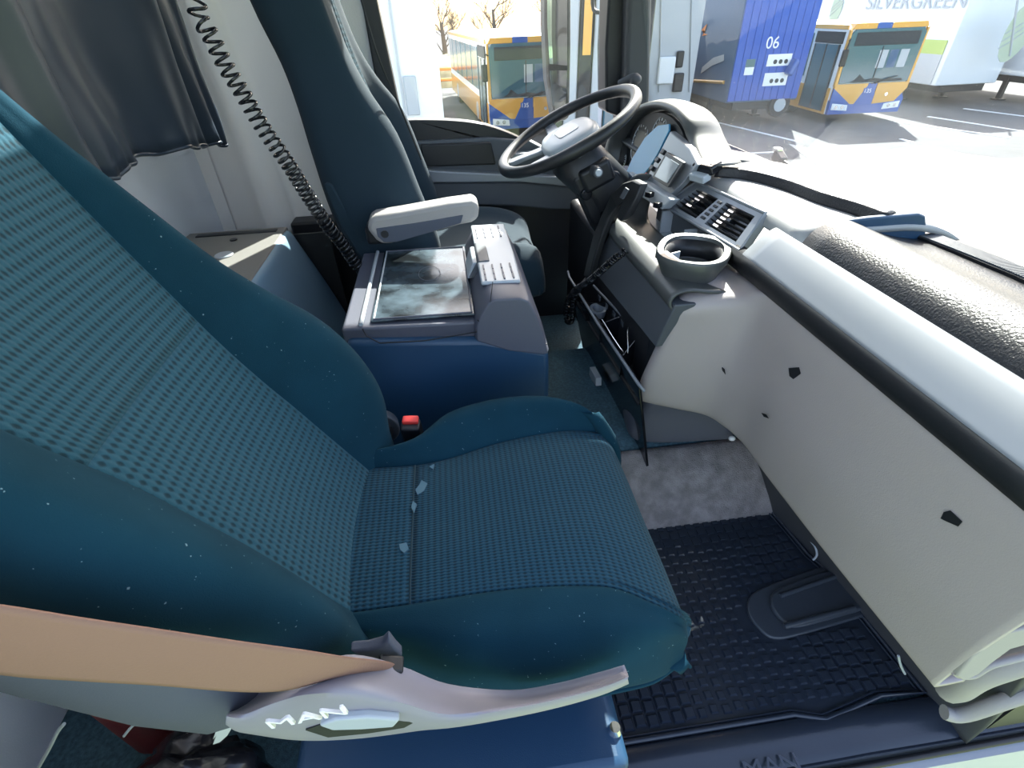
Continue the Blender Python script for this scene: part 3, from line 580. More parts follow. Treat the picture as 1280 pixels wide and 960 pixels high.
for t in (.22, .36, .5, .64, .78): prism(bm, [bez(.455, t - .04, .003), bez(.505, t - .04, .003), bez(.505, t + .035, .003), bez(.455, t + .035, .003)], -bn * .006)
link('thumb_wheels', bm, BLACK, DB, bevel=.001)
# skirt under the bezel
bm = bmesh.new(); prism(bm, [bez(-.03, -.04), bez(1.0, -.04), bez(1.0, -.04) + V((.03, .0, -.03)), bez(-.03, -.04) + V((.03, 0, -.03))], V((.02, 0, .0))); link('bezel_underside', bm, DASHD, DB)
# cup holder
CH = thing('cup_holder', 'pull-out oval grey cup holder below the right-hand air vent', 'cup holder', at(868, 330, 'z', .665))
cc = at(874, 312, 'z', .70)
def oval(c, a, b, z, n=36, ang=-.55, sq=.8):
    o = []
    for k in range(n):
        t = 2 * math.pi * k / n; q = lambda w: math.copysign(abs(w) ** sq, w)
        p = V((a * q(math.cos(t)), b * q(math.sin(t)), 0)); p = Matrix.Rotation(ang, 3, 'Z') @ p; o.append(V((c.x + p.x, c.y + p.y, z + c.z)))
    return o
c2 = V((.545, 1.052, .040))
bm = bmesh.new()
L = [oval(c2, .055, .068, .615), oval(c2, .062, .075, .655), oval(c2, .078, .092, .69), oval(c2, .082, .097, .708), oval(c2, .079, .094, .713), oval(c2, .066, .081, .712), oval(c2, .060, .074, .69), oval(c2, .050, .062, .664)]
loft(bm, L, cap=True); link('cup', bm, HOODM, CH, smooth=50)
bm = bmesh.new(); loft(bm, [oval(c2, .0630, .0770, .704), oval(c2, .0500, .0620, .6655)], cap=False); bmesh.ops.contextual_create(bm, geom=[e_ for e_ in bm.edges if e_.is_boundary and e_.verts[0].co.z < .685]); link('liner', bm, BLACK, CH, smooth=50, solid=.001)
bm = bmesh.new(); prism(bm, [c2 + V((-.080, .03, .70)), c2 + V((-.05, -.055, .70)), c2 + V((-.04, -.04, .70)), c2 + V((-.05, .03, .70))], (0, 0, -.018)); link('front_lip', bm, HOODM, CH, bevel=.004)
bm = bmesh.new(); prism(bm, [c2 + V((-.044, .012, .675)), c2 + V((-.020, .022, .675)), c2 + V((-.020, .026, .675)), c2 + V((-.046, .018, .675))], (0, 0, .022)); link('spring_tab', bm, LGREY, CH, bevel=.001)
# binnacle: arched hood with dials
hood = [(757, 203, .62), (762, 178, .635), (776, 152, .65), (797, 134, .665), (822, 126, .68), (845, 131, .69), (862, 148, .695), (872, 172, .70), (882, 192, .69), (893, 206, .68)]
oc = [at(u, v, 'x', x) for u, v, x in hood]
cen = V((.66, 1.72, .80))
rows = []
for k, dx in ((.82, .035), (.86, -.005), (.93, -.018), (1.0, -.008), (1.02, .025), (1.0, .055), (.93, .09)):
    rows.append([V((p.x + dx, cen.y + (p.y - cen.y) * k, cen.z + (p.z - cen.z) * k if p.z > cen.z else p.z)) for p in oc])
link('binnacle_hood', gridmesh('b', smoothgrid(rows, 4, 5)), HOODM, DB, smooth=80, solid=.004)
# dark inner wall and dial plate
ic = [V((p.x + .03, cen.y + (p.y - cen.y) * .84, cen.z + (p.z - cen.z) * .84 if p.z > cen.z else p.z)) for p in oc]
ib = [V((p.x + .075, cen.y + (p.y - cen.y) * .74, cen.z + (p.z - cen.z) * .70 - .006 if p.z > cen.z else p.z)) for p in oc]
link('hood_lining', gridmesh('b', smoothgrid([ic, ib], 4, 3)), BLACK, DB, smooth=80, solid=.003)
plate = cr(ib, 4); bm = bmesh.new(); prism(bm, [V((.684, cen.y + (p.y - cen.y) * 1.2, cen.z + (p.z - cen.z) * 1.2 if p.z > cen.z else p.z)) for p in plate] + [V((.684, plate[-1].y, .74)), V((.684, plate[0].y, .72))], (.01, 0, 0)); link('instrument_plate', bm, BLACK, DB)
dn = V((-1, -.0, .25)).normalized()
for (u, v, r) in ((799, 177, .060), (779, 201, .024), (822, 168, .05)):
    c = at(u, v, 'x', .674)
    pts = []
    for k in range(33):
        a = 2 * math.pi * k / 32; pts.append(c + V((0, math.cos(a) * r, math.sin(a) * r)) + V((.25 * math.sin(a) * r, 0, 0)))
    g = tubeo('gauge_ring', pts, .0016, LGREY, DB, n=6, cap=False)
    bm = bmesh.new(); bm.faces.new([bm.verts.new(p + V((.003, 0, 0))) for p in pts[:-1]]); link('gauge_face', bm, BLACK, g, smooth=0, solid=.001)
    bm = bmesh.new()
    for k in range(11):
        a = math.radians(-40 + 26 * k); q = lambda rr: c + V((-.002 + .25 * math.sin(a) * rr, math.cos(a) * rr, math.sin(a) * rr))
        tube(bm, [q(r * .78), q(r * .92)], .0012, 4)
    link('gauge_ticks', bm, WHITEL, g, smooth=0)
# lens panel with the sky reflection painted into its blue colour, then switch strip, small display
q = [at(u, v, 'x', x) for u, v, x in ((836, 155, .672), (836, 163, .668), (824, 188, .650), (812, 208, .635), (800, 222, .612), (783, 215, .62), (790, 198, .64), (806, 172, .66), (822, 157, .672))]
bm = bmesh.new(); prism(bm, q, (.006, 0, 0)); link('gauge_lens', bm, SKYGL, DB, bevel=.001)
q = [at(u, v, 'x', x) for u, v, x in ((838, 164, .67), (862, 186, .66), (872, 206, .645), (850, 232, .62), (835, 246, .605), (806, 226, .60), (824, 192, .645))]
bm = bmesh.new(); prism(bm, q, (.02, 0, 0)); link('switch_fascia', bm, SILV, DB, bevel=.003)
q = [at(u, v, 'x', x) for u, v, x in ((836, 190, .640), (858, 203, .635), (838, 234, .600), (818, 222, .602))]
bm = bmesh.new(); prism(bm, [p + V((-.008, 0, 0)) for p in q], (.008, 0, 0)); ds = link('display', bm, BLACK, DB, bevel=.001)
q2 = [q[0].lerp(q[2], .12), q[1].lerp(q[3], .12), q[2].lerp(q[0], .12), q[3].lerp(q[1], .12)]
bm = bmesh.new(); prism(bm, [p + V((-.010, 0, 0)) for p in q2], (.002, 0, 0)); link('screen', bm, SCREEN, ds)
for k in range(4):
    a = at(829 - 7 * k, 190 + 10 * k, 'x', .632 - .008 * k)
    bm = bmesh.new(); box(bm, a, (.010, .022, .014), rot('Y', 35)); link('push_button', bm, RED if k == 3 else BLACK, DB, bevel=.002)
# lower ledge between lens and handset
q = [at(u, v, 'x', x) for u, v, x in ((783, 215, .60), (806, 228, .585), (838, 250, .585), (826, 262, .575), (800, 246, .565), (772, 232, .57))]
bm = bmesh.new(); prism(bm, q, (.03, 0, 0)); link('lower_ledge', bm, LGREY, DB, bevel=.004)
for u, v, s in ((812, 243, .02), (822, 256, .018), (800, 236, .016)):
    bm = bmesh.new(); box(bm, at(u, v, 'x', .565), (.02, s, .014), rot('Z', 30)); link('toggle', bm, BLACKG, DB, bevel=.002)

# small black device on the dash top
p = at(884, 208, 'z', .862)
DC = thing('dash_device', 'small black and silver device clipped to the dash beside the instrument hood', 'device', p + V((0, 0, -.03)))
R = rot('Z', 25) @ rot('Y', -15)
bm = bmesh.new(); box(bm, p, (.045, .065, .024), R); link('housing', bm, BLACKG, DC, bevel=.006)
bm = bmesh.new(); box(bm, p + V((-.02, -.01, -.022)), (.03, .05, .02), R); link('bracket', bm, LGREY, DC, bevel=.004)

# ------------------------------------------------------------------ steering wheel and column
wc = V((.372, 1.655, .905)); wa = V((.90, 0.03, .44)).normalized(); wb = V((-.03, 1, 0)).normalized(); wb = (wb - wa * wb.dot(wa)).normalized(); wn = wa.cross(wb)
if wn.x > 0: wn = -wn
if wn.z < 0: wn = -wn
SW = thing('steering_wheel', 'dark grey steering wheel with a pale silver hub in front of the driver seat', 'steering wheel', wc)
def wp(a, b, h=0): return wc + wa * a + wb * b + wn * h
bm = bmesh.new(); R_ = .218; n = 72; m_ = 16; vs = []
for i in range(n):
    th = 2 * math.pi * i / n; ring = []
    for j in range(m_):
        ph = 2 * math.pi * j / m_; thick = .0165 + .0012 * math.cos(4 * th)
        ring.append(bm.verts.new(wp((R_ + math.cos(ph) * thick) * math.cos(th), (R_ + math.cos(ph) * thick) * math.sin(th), math.sin(ph) * thick * 1.05)))
    vs.append(ring)
for i in range(n):
    for j in range(m_): bm.faces.new((vs[i][j], vs[(i + 1) % n][j], vs[(i + 1) % n][(j + 1) % m_], vs[i][(j + 1) % m_]))
link('rim', bm, BLACK, SW, smooth=80)
def wring(a, b, h, n=40, sq=.75, ca=-.0):
    q = lambda w: math.copysign(abs(w) ** sq, w); return [wp(ca + a * q(math.cos(2 * math.pi * k / n)), b * q(math.sin(2 * math.pi * k / n)), h) for k in range(n)]
bm = bmesh.new(); loft(bm, [wring(.070, .085, -.06), wring(.085, .105, -.045), wring(.090, .115, -.028)]); link('hub_back', bm, BLACK, SW, smooth=50)
bm = bmesh.new(); loft(bm, [wring(.088, .113, -.028), wring(.088, .112, -.016), wring(.080, .104, -.006), wring(.060, .082, -.0005), wring(.03, .05, .001)]); link('airbag_cover', bm, LGREY, SW, smooth=60)
bm = bmesh.new(); loft(bm, [wring(.034, .044, .0005, sq=.35), wring(.033, .043, .0030, sq=.35)]); link('centre_badge_plate', bm, SILV, SW)
for sgn in (1, -1):
    for a0, a1, m2 in ((-.055, -.02, SILV), (-.14, -.10, SILV)):
        bm = bmesh.new()
        if a0 > -.1: pts = [wp(-.045, sgn * .10, -.022), wp(.0, sgn * .105, -.022), wp(.005, sgn * .212, -.008), wp(-.03, sgn * .215, -.008)]
        else: pts = [wp(-.075, sgn * .03, -.022), wp(-.075, sgn * .075, -.022), wp(-.195, sgn * .10, -.008), wp(-.205, sgn * .06, -.008)]
        prism(bm, pts, -wn * .014); link('spoke', bm, m2, SW, bevel=.004)
SC = thing('steering_column', 'black steering column shroud with switch, between wheel and instrument hood', 'steering column', (.55, 1.66, .45))
def ring_at(c, ax, rx, ry, n=28, sq=.6):
    ax = V(ax).normalized(); e1 = V((0, 1, 0)); e1 = (e1 - ax * e1.dot(ax)).normalized(); e2 = ax.cross(e1); q = lambda w: math.copysign(abs(w) ** sq, w)
    return [V(c) + e1 * rx * q(math.cos(2 * math.pi * k / n)) + e2 * ry * q(math.sin(2 * math.pi * k / n)) for k in range(n)]
bm = bmesh.new(); loft(bm, [ring_at(wc - wn * .062, wn, .075, .07), ring_at(wc - wn * .10, wn, .095, .085), ring_at((.50, 1.66, .74), (-.3, 0, .9), .11, .09), ring_at((.55, 1.66, .60), (-.1, 0, 1), .10, .075), ring_at((.56, 1.66, .42), (0, 0, 1), .09, .07), ring_at((.57, 1.66, .25), (0, 0, 1), .06, .05)]); link('shroud', bm, BLACK, SC, smooth=60)
sp = at(744, 216, 'y', 1.54)
bm = bmesh.new(); box(bm, sp + V((.01, .03, -.012)), (.10, .06, .07), rot('Y', -25)); link('switch_box', bm, BLACK, SC, bevel=.012)
bm = bmesh.new(); cyl(bm, sp + V((0, -.035, .008)), sp + V((0, .03, 0)), .014, .020, 24); link('rotary_knob', bm, DASHD, SC, bevel=.002)
bm = bmesh.new(); cyl(bm, sp + V((-.002, -.045, .010)), sp + V((0, -.034, .008)), .009, .011, 20); link('knob_cap', bm, LGREY, SC, bevel=.001)
ip = at(733, 243, 'y', 1.555); bm = bmesh.new(); cyl(bm, ip + V((0, -.006, 0)), ip + V((0, .03, 0)), .017, .022, 24); link('ignition_lock', bm, BLACKG, SC, bevel=.002)
bm = bmesh.new(); prism(bm, [at(u, v, 'y', 1.56) for u, v in ((716, 225), (742, 205), (775, 215), (785, 240), (762, 275), (744, 284), (735, 270))], (0, .05, 0)); link('lower_cover', bm, BLACK, SC, bevel=.01)
# stalk behind the wheel at the pillar
ST_ = thing('grab_knob', 'dark curved handle end on the pillar above the steering wheel', 'handle', at(785, 100, 'y', 2.0))
tubeo('lever', cr([at(775, 105, 'y', 2.02), at(783, 101, 'y', 2.0), at(791, 97, 'y', 1.98), at(796, 97, 'y', 1.98)], 4), .014, PILL, ST_, n=12)
bm = bmesh.new(); bmesh.ops.create_uvsphere(bm, u_segments=20, v_segments=12, radius=.022, matrix=Matrix.Translation(at(794, 99, 'y', 1.98)) @ Matrix.Diagonal((1.0, 1, .8, 1))); link('knob', bm, PILL, ST_)

# ------------------------------------------------------------------ handset on the centre stack with its curly cord
HS = thing('radio_handset', 'long slim black handset hanging on the driver side of the centre stack', 'handset', at(760, 320, 'x', .44))
hb = [at(u, v, 'x', x) for u, v, x in ((801, 224, .535), (811, 229, .535), (803, 248, .52), (793, 268, .505), (784, 276, .49), (780, 271, .49), (786, 254, .50), (779, 258, .495), (768, 274, .475), (758, 300, .455), (750, 325, .440), (745, 346, .430), (737, 345, .430), (742, 322, .440), (749, 296, .452), (760, 268, .470), (774, 243, .49), (788, 228, .52))]
bm = bmesh.new(); prism(bm, hb, (-.022, 0, 0)); link('handset_body', bm, BLACK, HS, bevel=.005)
ep = [at(u, v, 'x', x) for u, v, x in ((783, 234, .486), (787, 237, .486), (780, 249, .476), (776, 247, .474))]
bm = bmesh.new(); prism(bm, ep, (-.004, 0, 0)); link('earpiece_slot', bm, DASHD, HS, bevel=.001)
bm = bmesh.new(); prism(bm, [at(u, v, 'x', .47) for u, v in ((750, 264), (757, 266), (750, 300), (744, 330), (737, 342), (735, 330), (742, 300))], (.012, 0, 0)); link('cradle', bm, BLACKG, HS, bevel=.003)
path = [at(u, v, 'x', x) for u, v, x in ((783, 313, .452), (770, 322, .43), (752, 338, .42), (735, 352, .41), (720, 362, .40), (711, 374, .395), (708, 388, .39), (709, 401, .39), (714, 401, .392), (716, 388, .395), (718, 372, .40), (728, 357, .41), (741, 343, .425))]
o = tubeo('curly_cord', helix(path, .0085, 75, 9), .0031, BLACKG, n=6); setp(o, 'short black curly cord looping over the open drawer', 'cord')
# open drawer below the centre panel with its inner clutter
DR = thing('open_drawer', 'open black lower drawer with bright metal rims, pulled out of the centre stack', 'drawer', (.43, 1.35, .12))
o1 = [at(712, 347, 'x', .405), at(798, 480, 'x', .425)]      # outer rim line
i1 = [at(742, 357, 'x', .455), at(818, 438, 'x', .490)]
A, B_ = o1; 
bm = bmesh.new(); prism(bm, [A, B_, B_ + V((.055, -.02, -.30)), B_ + V((.06, .02, -.32)), A + V((.06, -.05, -.32))], (.008, 0.002, 0)); link('front_wall', bm, BLACKG, DR, bevel=.002)
tubeo('outer_rim', [A + V((0, .03, .012)), A, A.lerp(B_, .5) + V((-.004, 0, 0)), B_, B_ + V((.012, -.018, -.012))], .0045, SILV, DR, n=10)
tubeo('inner_rim', [i1[0], i1[1]], .004, SILV, DR, n=8)
bm = bmesh.new(); prism(bm, [A + V((.008, 0, -.07)), B_ + V((.008, 0, -.07)), i1[1] + V((0, 0, -.10)), i1[0] + V((0, 0, -.10))], (0, 0, -.004)); link('tray_bottom', bm, BLACK, DR)
for k, (f0, r_) in enumerate(((.30, .8), (.52, .7), (.80, .7))):
    a = A.lerp(B_, f0); b = i1[0].lerp(i1[1], f0); bm = bmesh.new(); prism(bm, [a + V((.006, 0, -.005)), b + V((0, 0, -.005)), b + V((0, 0, -.085)), a + V((.006, 0, -.075))], (0, .005, 0)); link('divider', bm, BLACKG, DR, bevel=.001)
lp = cr([A.lerp(B_, .50) + V((.014, 0, .003)), A.lerp(B_, .80) + V((.016, 0, .003)), i1[0].lerp(i1[1], .78) + V((-.03, 0, .0)), i1[0].lerp(i1[1], .70) + V((-.012, 0, .002))], 4)
tubeo('wire_handle', lp, .0022, CHROME, DR, n=6)
c0 = A.lerp(B_, .36).lerp(i1[0].lerp(i1[1], .36), .42)
bm = bmesh.new(); loft(bm, [ring_at(c0 + V((0, 0, -.03)), (0, 0, 1), .030, .022, sq=1), ring_at(c0 + V((0, 0, -.006)), (0, 0, 1), .034, .026, sq=1), ring_at(c0 + V((0, 0, -.008)), (0, 0, 1), .024, .017, sq=1), ring_at(c0 + V((0, 0, -.03)), (0, 0, 1), .020, .014, sq=1)]); link('ashtray_cup', bm, SILV, DR, smooth=50)
for k in range(6):
    a = i1[0].lerp(i1[1], .15 + .14 * k); bm = bmesh.new(); box(bm, a + V((-.004, 0, -.016)), (.004, .022, .014)); link('catch', bm, DASHD, DR)
bm = bmesh.new(); prism(bm, [at(u, v, 'x', .44) for u, v in ((744, 458), (752, 472), (752, 482), (743, 470))], (-.02, 0, 0)); link('pull_tab', bm, LGREY, DR, bevel=.002)

# ================================================================== CENTRE CONSOLE
CN = thing('centre_console', 'navy grey console box with scuffed glass lid between the two seats', 'console', (-.03, 1.25, .15))
ya, yb = .985, 1.462
bm = bmesh.new(); prism(bm, [(-.262, ya, .16), (.198, ya, .16), (.198, ya, .50), (.196, ya, .548), (.04, ya, .600), (-.262, ya, .628)], (0, yb - ya, 0)); link('body', bm, NAVYP, CN, bevel=.014)
# light lid frame, recessed scuffed glass lid, rear rail
zt = .652
bm = bmesh.new(); prism(bm, [(-.268, ya + .02, .600), (.035, ya + .02, .585), (.045, ya + .012, .640), (-.268, ya + .012, zt)], (0, yb - ya - .03, 0)); link('lid_frame', bm, MAUVE, CN, bevel=.006)
bm = bmesh.new(); prism(bm, [(-.205, ya + .03, zt + .0), (.028, ya + .03, zt - .004), (.028, yb - .03, zt - .004), (-.205, yb - .03, zt + .0)], (0, 0, .005)); link('glass_lid', bm, LID, CN, bevel=.002)
lidp = [V((-.198, ya + .036, zt + .006)), V((.022, ya + .036, zt + .002)), V((.022, yb - .036, zt + .002)), V((-.198, yb - .036, zt + .006))]
for i in range(4): tubeo('lid_bead', [lidp[i], lidp[(i + 1) % 4]], .0022, LGREY if i in (3,) else MAUVE, CN, n=6)
tubeo('hinge_rail', [V((-.225, ya + .02, zt + .004)), V((-.225, yb - .03, zt + .004))], .005, LGREY, CN, n=8)
pts = []
for k in range(33): a = 2 * math.pi * k / 32; pts.append(V((-.075 + .028 * math.cos(a), 1.25 + .045 * math.sin(a), zt + .005)))
tubeo('lid_emblem', pts, .0007, MAUVE, CN, n=5, cap=False)
# side strip with its groove on the near face
gv = [at(u, v, 'y', ya - .0015) for u, v in ((453, 411), (458, 420), (475, 429), (530, 426), (596, 415), (603, 407), (597, 400))]
tubeo('panel_groove', gv, .0014, BLACK, CN, n=5)
gv = [at(u, v, 'y', ya - .0015) for u, v in ((606, 408), (630, 420), (660, 428), (684, 430))]
tubeo('panel_groove', gv, .0014, BLACK, CN, n=5)
gv = [at(u, v, 'y', ya - .0015) for u, v in ((616, 352), (612, 385), (606, 408))]
tubeo('panel_groove', gv, .0009, BLACK, CN, n=5)
# bulky front cover
rings = []
for y, k in ((ya - .004, .93), (ya + .012, .985), (ya + .05, 1.0), (1.2, 1.0), (yb - .05, 1.0), (yb - .012, .985), (yb + .004, .93)):
    pr = [(.022, .600), (.024, .640), (.040, .672), (.056, .697), (.072, .705), (.130, .703), (.150, .694), (.168, .655), (.186, .605), (.199, .548), (.190, .545), (.10, .565)]
    cx_, cz_ = .105, .63; rings.append([V((cx_ + (x - cx_) * k, y, cz_ + (z - cz_) * (k if z > cz_ else 1))) for x, z in pr])
bm = bmesh.new(); loft(bm, rings); link('front_cover', bm, MAUVE, CN, smooth=45, bevel=.003)
bm = bmesh.new(); prism(bm, [(.050, 1.055, .7005), (.140, 1.05, .7005), (.146, 1.20, .7005), (.146, 1.44, .7005), (.050, 1.445, .7005)], (0, 0, .009)); link('grip_top', bm, LGREY, CN, bevel=.004)
# ribs: short raised bars in rows at both ends of the grip top
bm0 = bmesh.new(); box(bm0, (0, 0, 0), (.0035, .026, .0035)); rme = bpy.data.meshes.new('rib'); bm0.to_mesh(rme); bm0.free(); rme.materials.append(MAUVE)
for y0_ in (1.075, 1.345):
    for i in range(4):
        for j in range(3):
            o = bpy.data.objects.new('rib', rme); C.objects.link(o); o.parent = CN; o.location = V((.062 + .0215 * i, y0_ + .030 * j, .7105)) - OFF[CN]
bm = bmesh.new(); prism(bm, [(.026, 1.17, .668), (.052, 1.17, .712), (.080, 1.17, .7125), (.080, 1.17, .668)], (0, .13, 0)); link('handle_recess', bm, DASHD, CN, bevel=.003)
bm = bmesh.new(); prism(bm, [(.022, 1.18, .664), (.038, 1.18, .705), (.050, 1.18, .706), (.036, 1.18, .664)], (0, .11, 0)); link('release_handle', bm, LGREY, CN, bevel=.003)

# ================================================================== DRIVER SEAT
DS = thing('driver_seat', 'dark blue fabric driver seat by the far door, with reclined backrest', 'seat', (-.15, 1.74, .0))
B1 = V((-.150, 0, .53)); D1 = V((-.182, 0, .983)).normalized(); N1 = V((.983, 0, .182)).normalized()
def dk(s, h, y): p = B1 + D1 * s + N1 * h; return V((p.x, y, p.z))
T2 = [(-.05, 1.50, 1.98, .03, -.10), (.0, 1.475, 2.0, .09, -.12), (.1, 1.46, 2.01, .11, -.13), (.25, 1.455, 2.01, .10, -.14), (.4, 1.47, 1.99, .085, -.13), (.52, 1.49, 1.90, .045, -.12), (.62, 1.51, 1.84, .025, -.12), (.75, 1.51, 1.82, .02, -.13), (.88, 1.53, 1.81, .02, -.12), (.93, 1.60, 1.77, .0, -.08)]
far, ins, near, backr = [], [], [], []
for s, a, b, hf, hb in T2:
    a += .03; sa, sb = a + .12, b - .12; hi = .015
    ins.append([dk(s, hi, sb), dk(s, hi + .004, sb - .01), dk(s, hi - .002, (sa + sb) / 2), dk(s, hi + .004, sa + .01), dk(s, hi, sa)])
    near.append([dk(s, hi, sa), dk(s, hf * .6, sa - .03), dk(s, hf, a + .05), dk(s, hf * .8, a + .012), dk(s, hf * .2, a), dk(s, hb * .7, a + .004), dk(s, hb, a + .03)])
    far.append([dk(s, hb, b - .03), dk(s, hb * .7, b - .004), dk(s, hf * .2, b), dk(s, hf * .8, b - .012), dk(s, hf, b - .05), dk(s, hf * .6, sb + .03), dk(s, hi, sb)])
    backr.append([dk(s, hb, a + .03), dk(s, hb - .01, (a + b) / 2), dk(s, hb, b - .03)])
link('side_bolster', gridmesh('b', smoothgrid(far, 4, 4)), VEL_DRV, DS, smooth=80, solid=.012)
link('side_bolster', gridmesh('b', smoothgrid(near, 4, 4)), VEL_DRV, DS, smooth=80, solid=.012)
link('back_insert', gridmesh('b', smoothgrid(ins, 4, 4)), KNIT_DRV, DS, smooth=80, solid=.012)
link('back_shell', gridmesh('b', smoothgrid(backr, 4, 4)), BLACK, DS, smooth=80, solid=.012)
rows = []
for x, zc, a, b in ((-.24, .55, 1.52, 1.97), (-.1, .56, 1.50, 1.99), (.05, .57, 1.49, 2.0), (.18, .56, 1.50, 1.99), (.26, .53, 1.53, 1.96), (.28, .47, 1.55, 1.94)):
    rows.append([V((x, a + .02, .42)), V((x, a, zc - .05)), V((x, a + .01, zc)), V((x, a + .06, zc + .03)), V((x, a + .12, zc + .005)), V((x, (a + b) / 2, zc)), V((x, b - .12, zc + .005)), V((x, b - .06, zc + .03)), V((x, b - .01, zc)), V((x, b, zc - .05)), V((x, b - .02, .42))])
link('cushion', gridmesh('b', smoothgrid(rows, 4, 4)), VEL_DRV, DS, smooth=80, solid=.012)
bx('base', (-.24, 1.55, .02), (.22, 1.94, .44), BLACK, DS, bevel=.02)
bm = bmesh.new(); prism(bm, [at(u, v, 'y', 1.478) for u, v in ((404, 232), (409, 228), (415, 232), (440, 275), (470, 312), (485, 330), (468, 338), (452, 325), (425, 282))], (0, .014, 0)); link('side_fascia', bm, VEL_DRV, DS, bevel=.005)
tubeo('side_cable', cr([dk(.86, .12, 1.60), dk(.6, .11, 1.56), dk(.45, .12, 1.62), dk(.3, .13, 1.66)], 5), .003, BLACK, DS, n=6)
# armrest
AR = [(460, 276), (468, 271), (500, 266), (560, 255), (590, 251), (598, 254), (599, 262), (598, 274), (590, 279), (575, 282), (520, 297), (490, 305), (478, 306), (470, 301), (459, 288)]
bm = bmesh.new(); prism(bm, [at(u, v, 'y', 1.345) for u, v in AR], (0, .075, 0)); ar = link('armrest', bm, ARMR, DS, bevel=.012)
bm = bmesh.new(); prism(bm, [at(u, v, 'y', 1.342) for u, v in ((470, 286), (520, 279), (579, 269), (576, 279), (530, 293), (495, 303), (480, 303), (472, 296))], (0, .006, 0)); link('armrest_cover', bm, SHELL, ar, bevel=.002)
p = at(481, 293, 'y', 1.34); bm = bmesh.new(); cyl(bm, p, p + V((0, .01, 0)), .010, n=20); link('pivot_cap', bm, BLACK, ar)
bm = bmesh.new(); box(bm, at(470, 290, 'y', 1.43), (.05, .07, .05)); link('armrest_mount', bm, BLACK, DS, bevel=.01)

# driver's belt on the pillar with its latch tongue
b0 = [at(u, v, 'y', 2.11) for u, v in ((410, 62), (430, 85), (450, 120), (470, 150), (478, 168))]; b1 = [at(u, v, 'y', 2.11) for u, v in ((424, 62), (440, 85), (457, 118), (478, 150), (486, 170))]
o = link('seat_belt', gridmesh('b', smoothgrid([b0, b1], 2, 4)), BLACK, solid=.002); setp(o, 'black seat belt strap hanging along the pillar behind the driver seat', 'seat belt')
LT = thing('latch_tongue', 'silver belt latch tongue hanging by the far door pillar', 'latch', at(480, 158, 'y', 2.10))
bm = bmesh.new(); prism(bm, [at(u, v, 'y', 2.095) for u, v in ((472, 155), (484, 148), (488, 152), (482, 160), (484, 166), (474, 166))], (0, .006, 0)); link('tongue_plate', bm, CHROME, LT, bevel=.002)
bm = bmesh.new(); prism(bm, [at(u, v, 'y', 2.09) for u, v in ((470, 160), (486, 158), (487, 170), (474, 172))], (0, .014, 0)); link('tongue_cover', bm, LGREY, LT, bevel=.004)
# ================================================================== REAR BIN, CURTAIN, AIR HOSE
RB = thing('rear_bin', 'blue grey storage bin with a flat beige top behind the centre console', 'storage bin', (-.75, 1.45, 0))
rows = []
for y in (.75, 1.2, 1.6, 1.84, 1.885, 1.90):
    e_ = 0 if y < 1.85 else (.01 if y < 1.89 else .03)
    rows.append([V((-.94, y, .60 - e_)), V((-.64, y, .60 - e_)), V((-.60, y, .598 - e_)), V((-.585 - e_ * .3, y, .588 - e_)), V((-.565 - e_, y, .54)), V((-.50 - e_, y, .36)), V((-.44 - e_, y, .16)), V((-.42 - e_, y, .0))])
link('front_shell', gridmesh('b', smoothgrid([r[2:] for r in rows], 4, 3)), BINM, RB, smooth=60, solid=.012)
bm = bmesh.new(); box2(bm, (-.94, .75, .57), (-.598, 1.895, .602)); link('lid', bm, mat('beige_grey_lid', (.20, .19, .175, 1), .6, grain=(400, .5, .0006)), RB, bevel=.006)
bm = bmesh.new(); box2(bm, (-.90, 1.84, .600), (-.625, 1.868, .606)); link('slot', bm, BLACK, RB, bevel=.004)
p = at(280, 319, 'z', .603); bm = bmesh.new(); cyl(bm, p, p + V((0, 0, .004)), .030, .026, 28); link('round_recess', bm, LGREY, RB, bevel=.002)
p = at(292, 300, 'z', .603); bm = bmesh.new(); cyl(bm, p, p + V((0, 0, .003)), .012, n=18); link('rivet', bm, BLACK, RB)
bm = bmesh.new(); box2(bm, (-.46, 1.895, .0), (-.94, 1.905, .57)); link('end_panel', bm, BLACK, RB)
# curtain: gathered satin with soft vertical folds
NX = 90; NZ = 26; g = []
hem = cr([V((-.62, .86, .90)), V((-.62, 1.03, .935)), V((-.62, 1.12, .955)), V((-.62, 1.25, .965)), V((-.62, 1.48, .945)), V((-.62, 1.66, .92)), V((-.62, 1.79, .895))], 14)
NX = len(hem)
for j in range(NZ + 1):
    t = j / NZ; r = []
    for i, p in enumerate(hem):
        s = i / (NX - 1); z = p.z + (1.74 - p.z) * t
        yy = p.y * (1 - .0 * t) + (-.06 * math.sin(t * 2.2) if s > .8 else 0)
        ph = s * 22 + 1.6 * math.sin(s * 7) + t * 1.1
        amp = .030 * (.6 + .6 * t) * (.7 + .5 * math.sin(s * 11 + 1))
        x = -.66 + .35 * (z - 1.0) * .12 + amp * math.sin(ph) + .010 * math.sin(ph * 2.1 + t * 3) * (1 - t) + .006 * noise.noise(V((s * 14, t * 6, 0)))
        x += .012 * math.sin(s * 90) * max(0, .12 - t) / .12 * .5
        r.append(V((x, yy + .010 * math.cos(ph) , z + .004 * math.sin(s * 60) * (1 - t))))
    g.append(r)
g = g[::-1]
CU = thing('bunk_curtain', 'dark satin bunk curtain hanging in folds behind the seats', 'curtain', (-.66, 1.0, .9))
link('cloth', gridmesh('b', g), CURT, CU, smooth=80, solid=.002)
tubeo('hem_roll', [p + V((0, 0, .003)) for p in g[-1]], .0045, CURT, CU, n=8)
tubeo('side_hem', [r[-1] for r in g], .003, CURT, CU, n=6)
bx('curtain_rail', (-.68, .85, 1.74), (-.60, 1.85, 1.80), BLACK, CU)
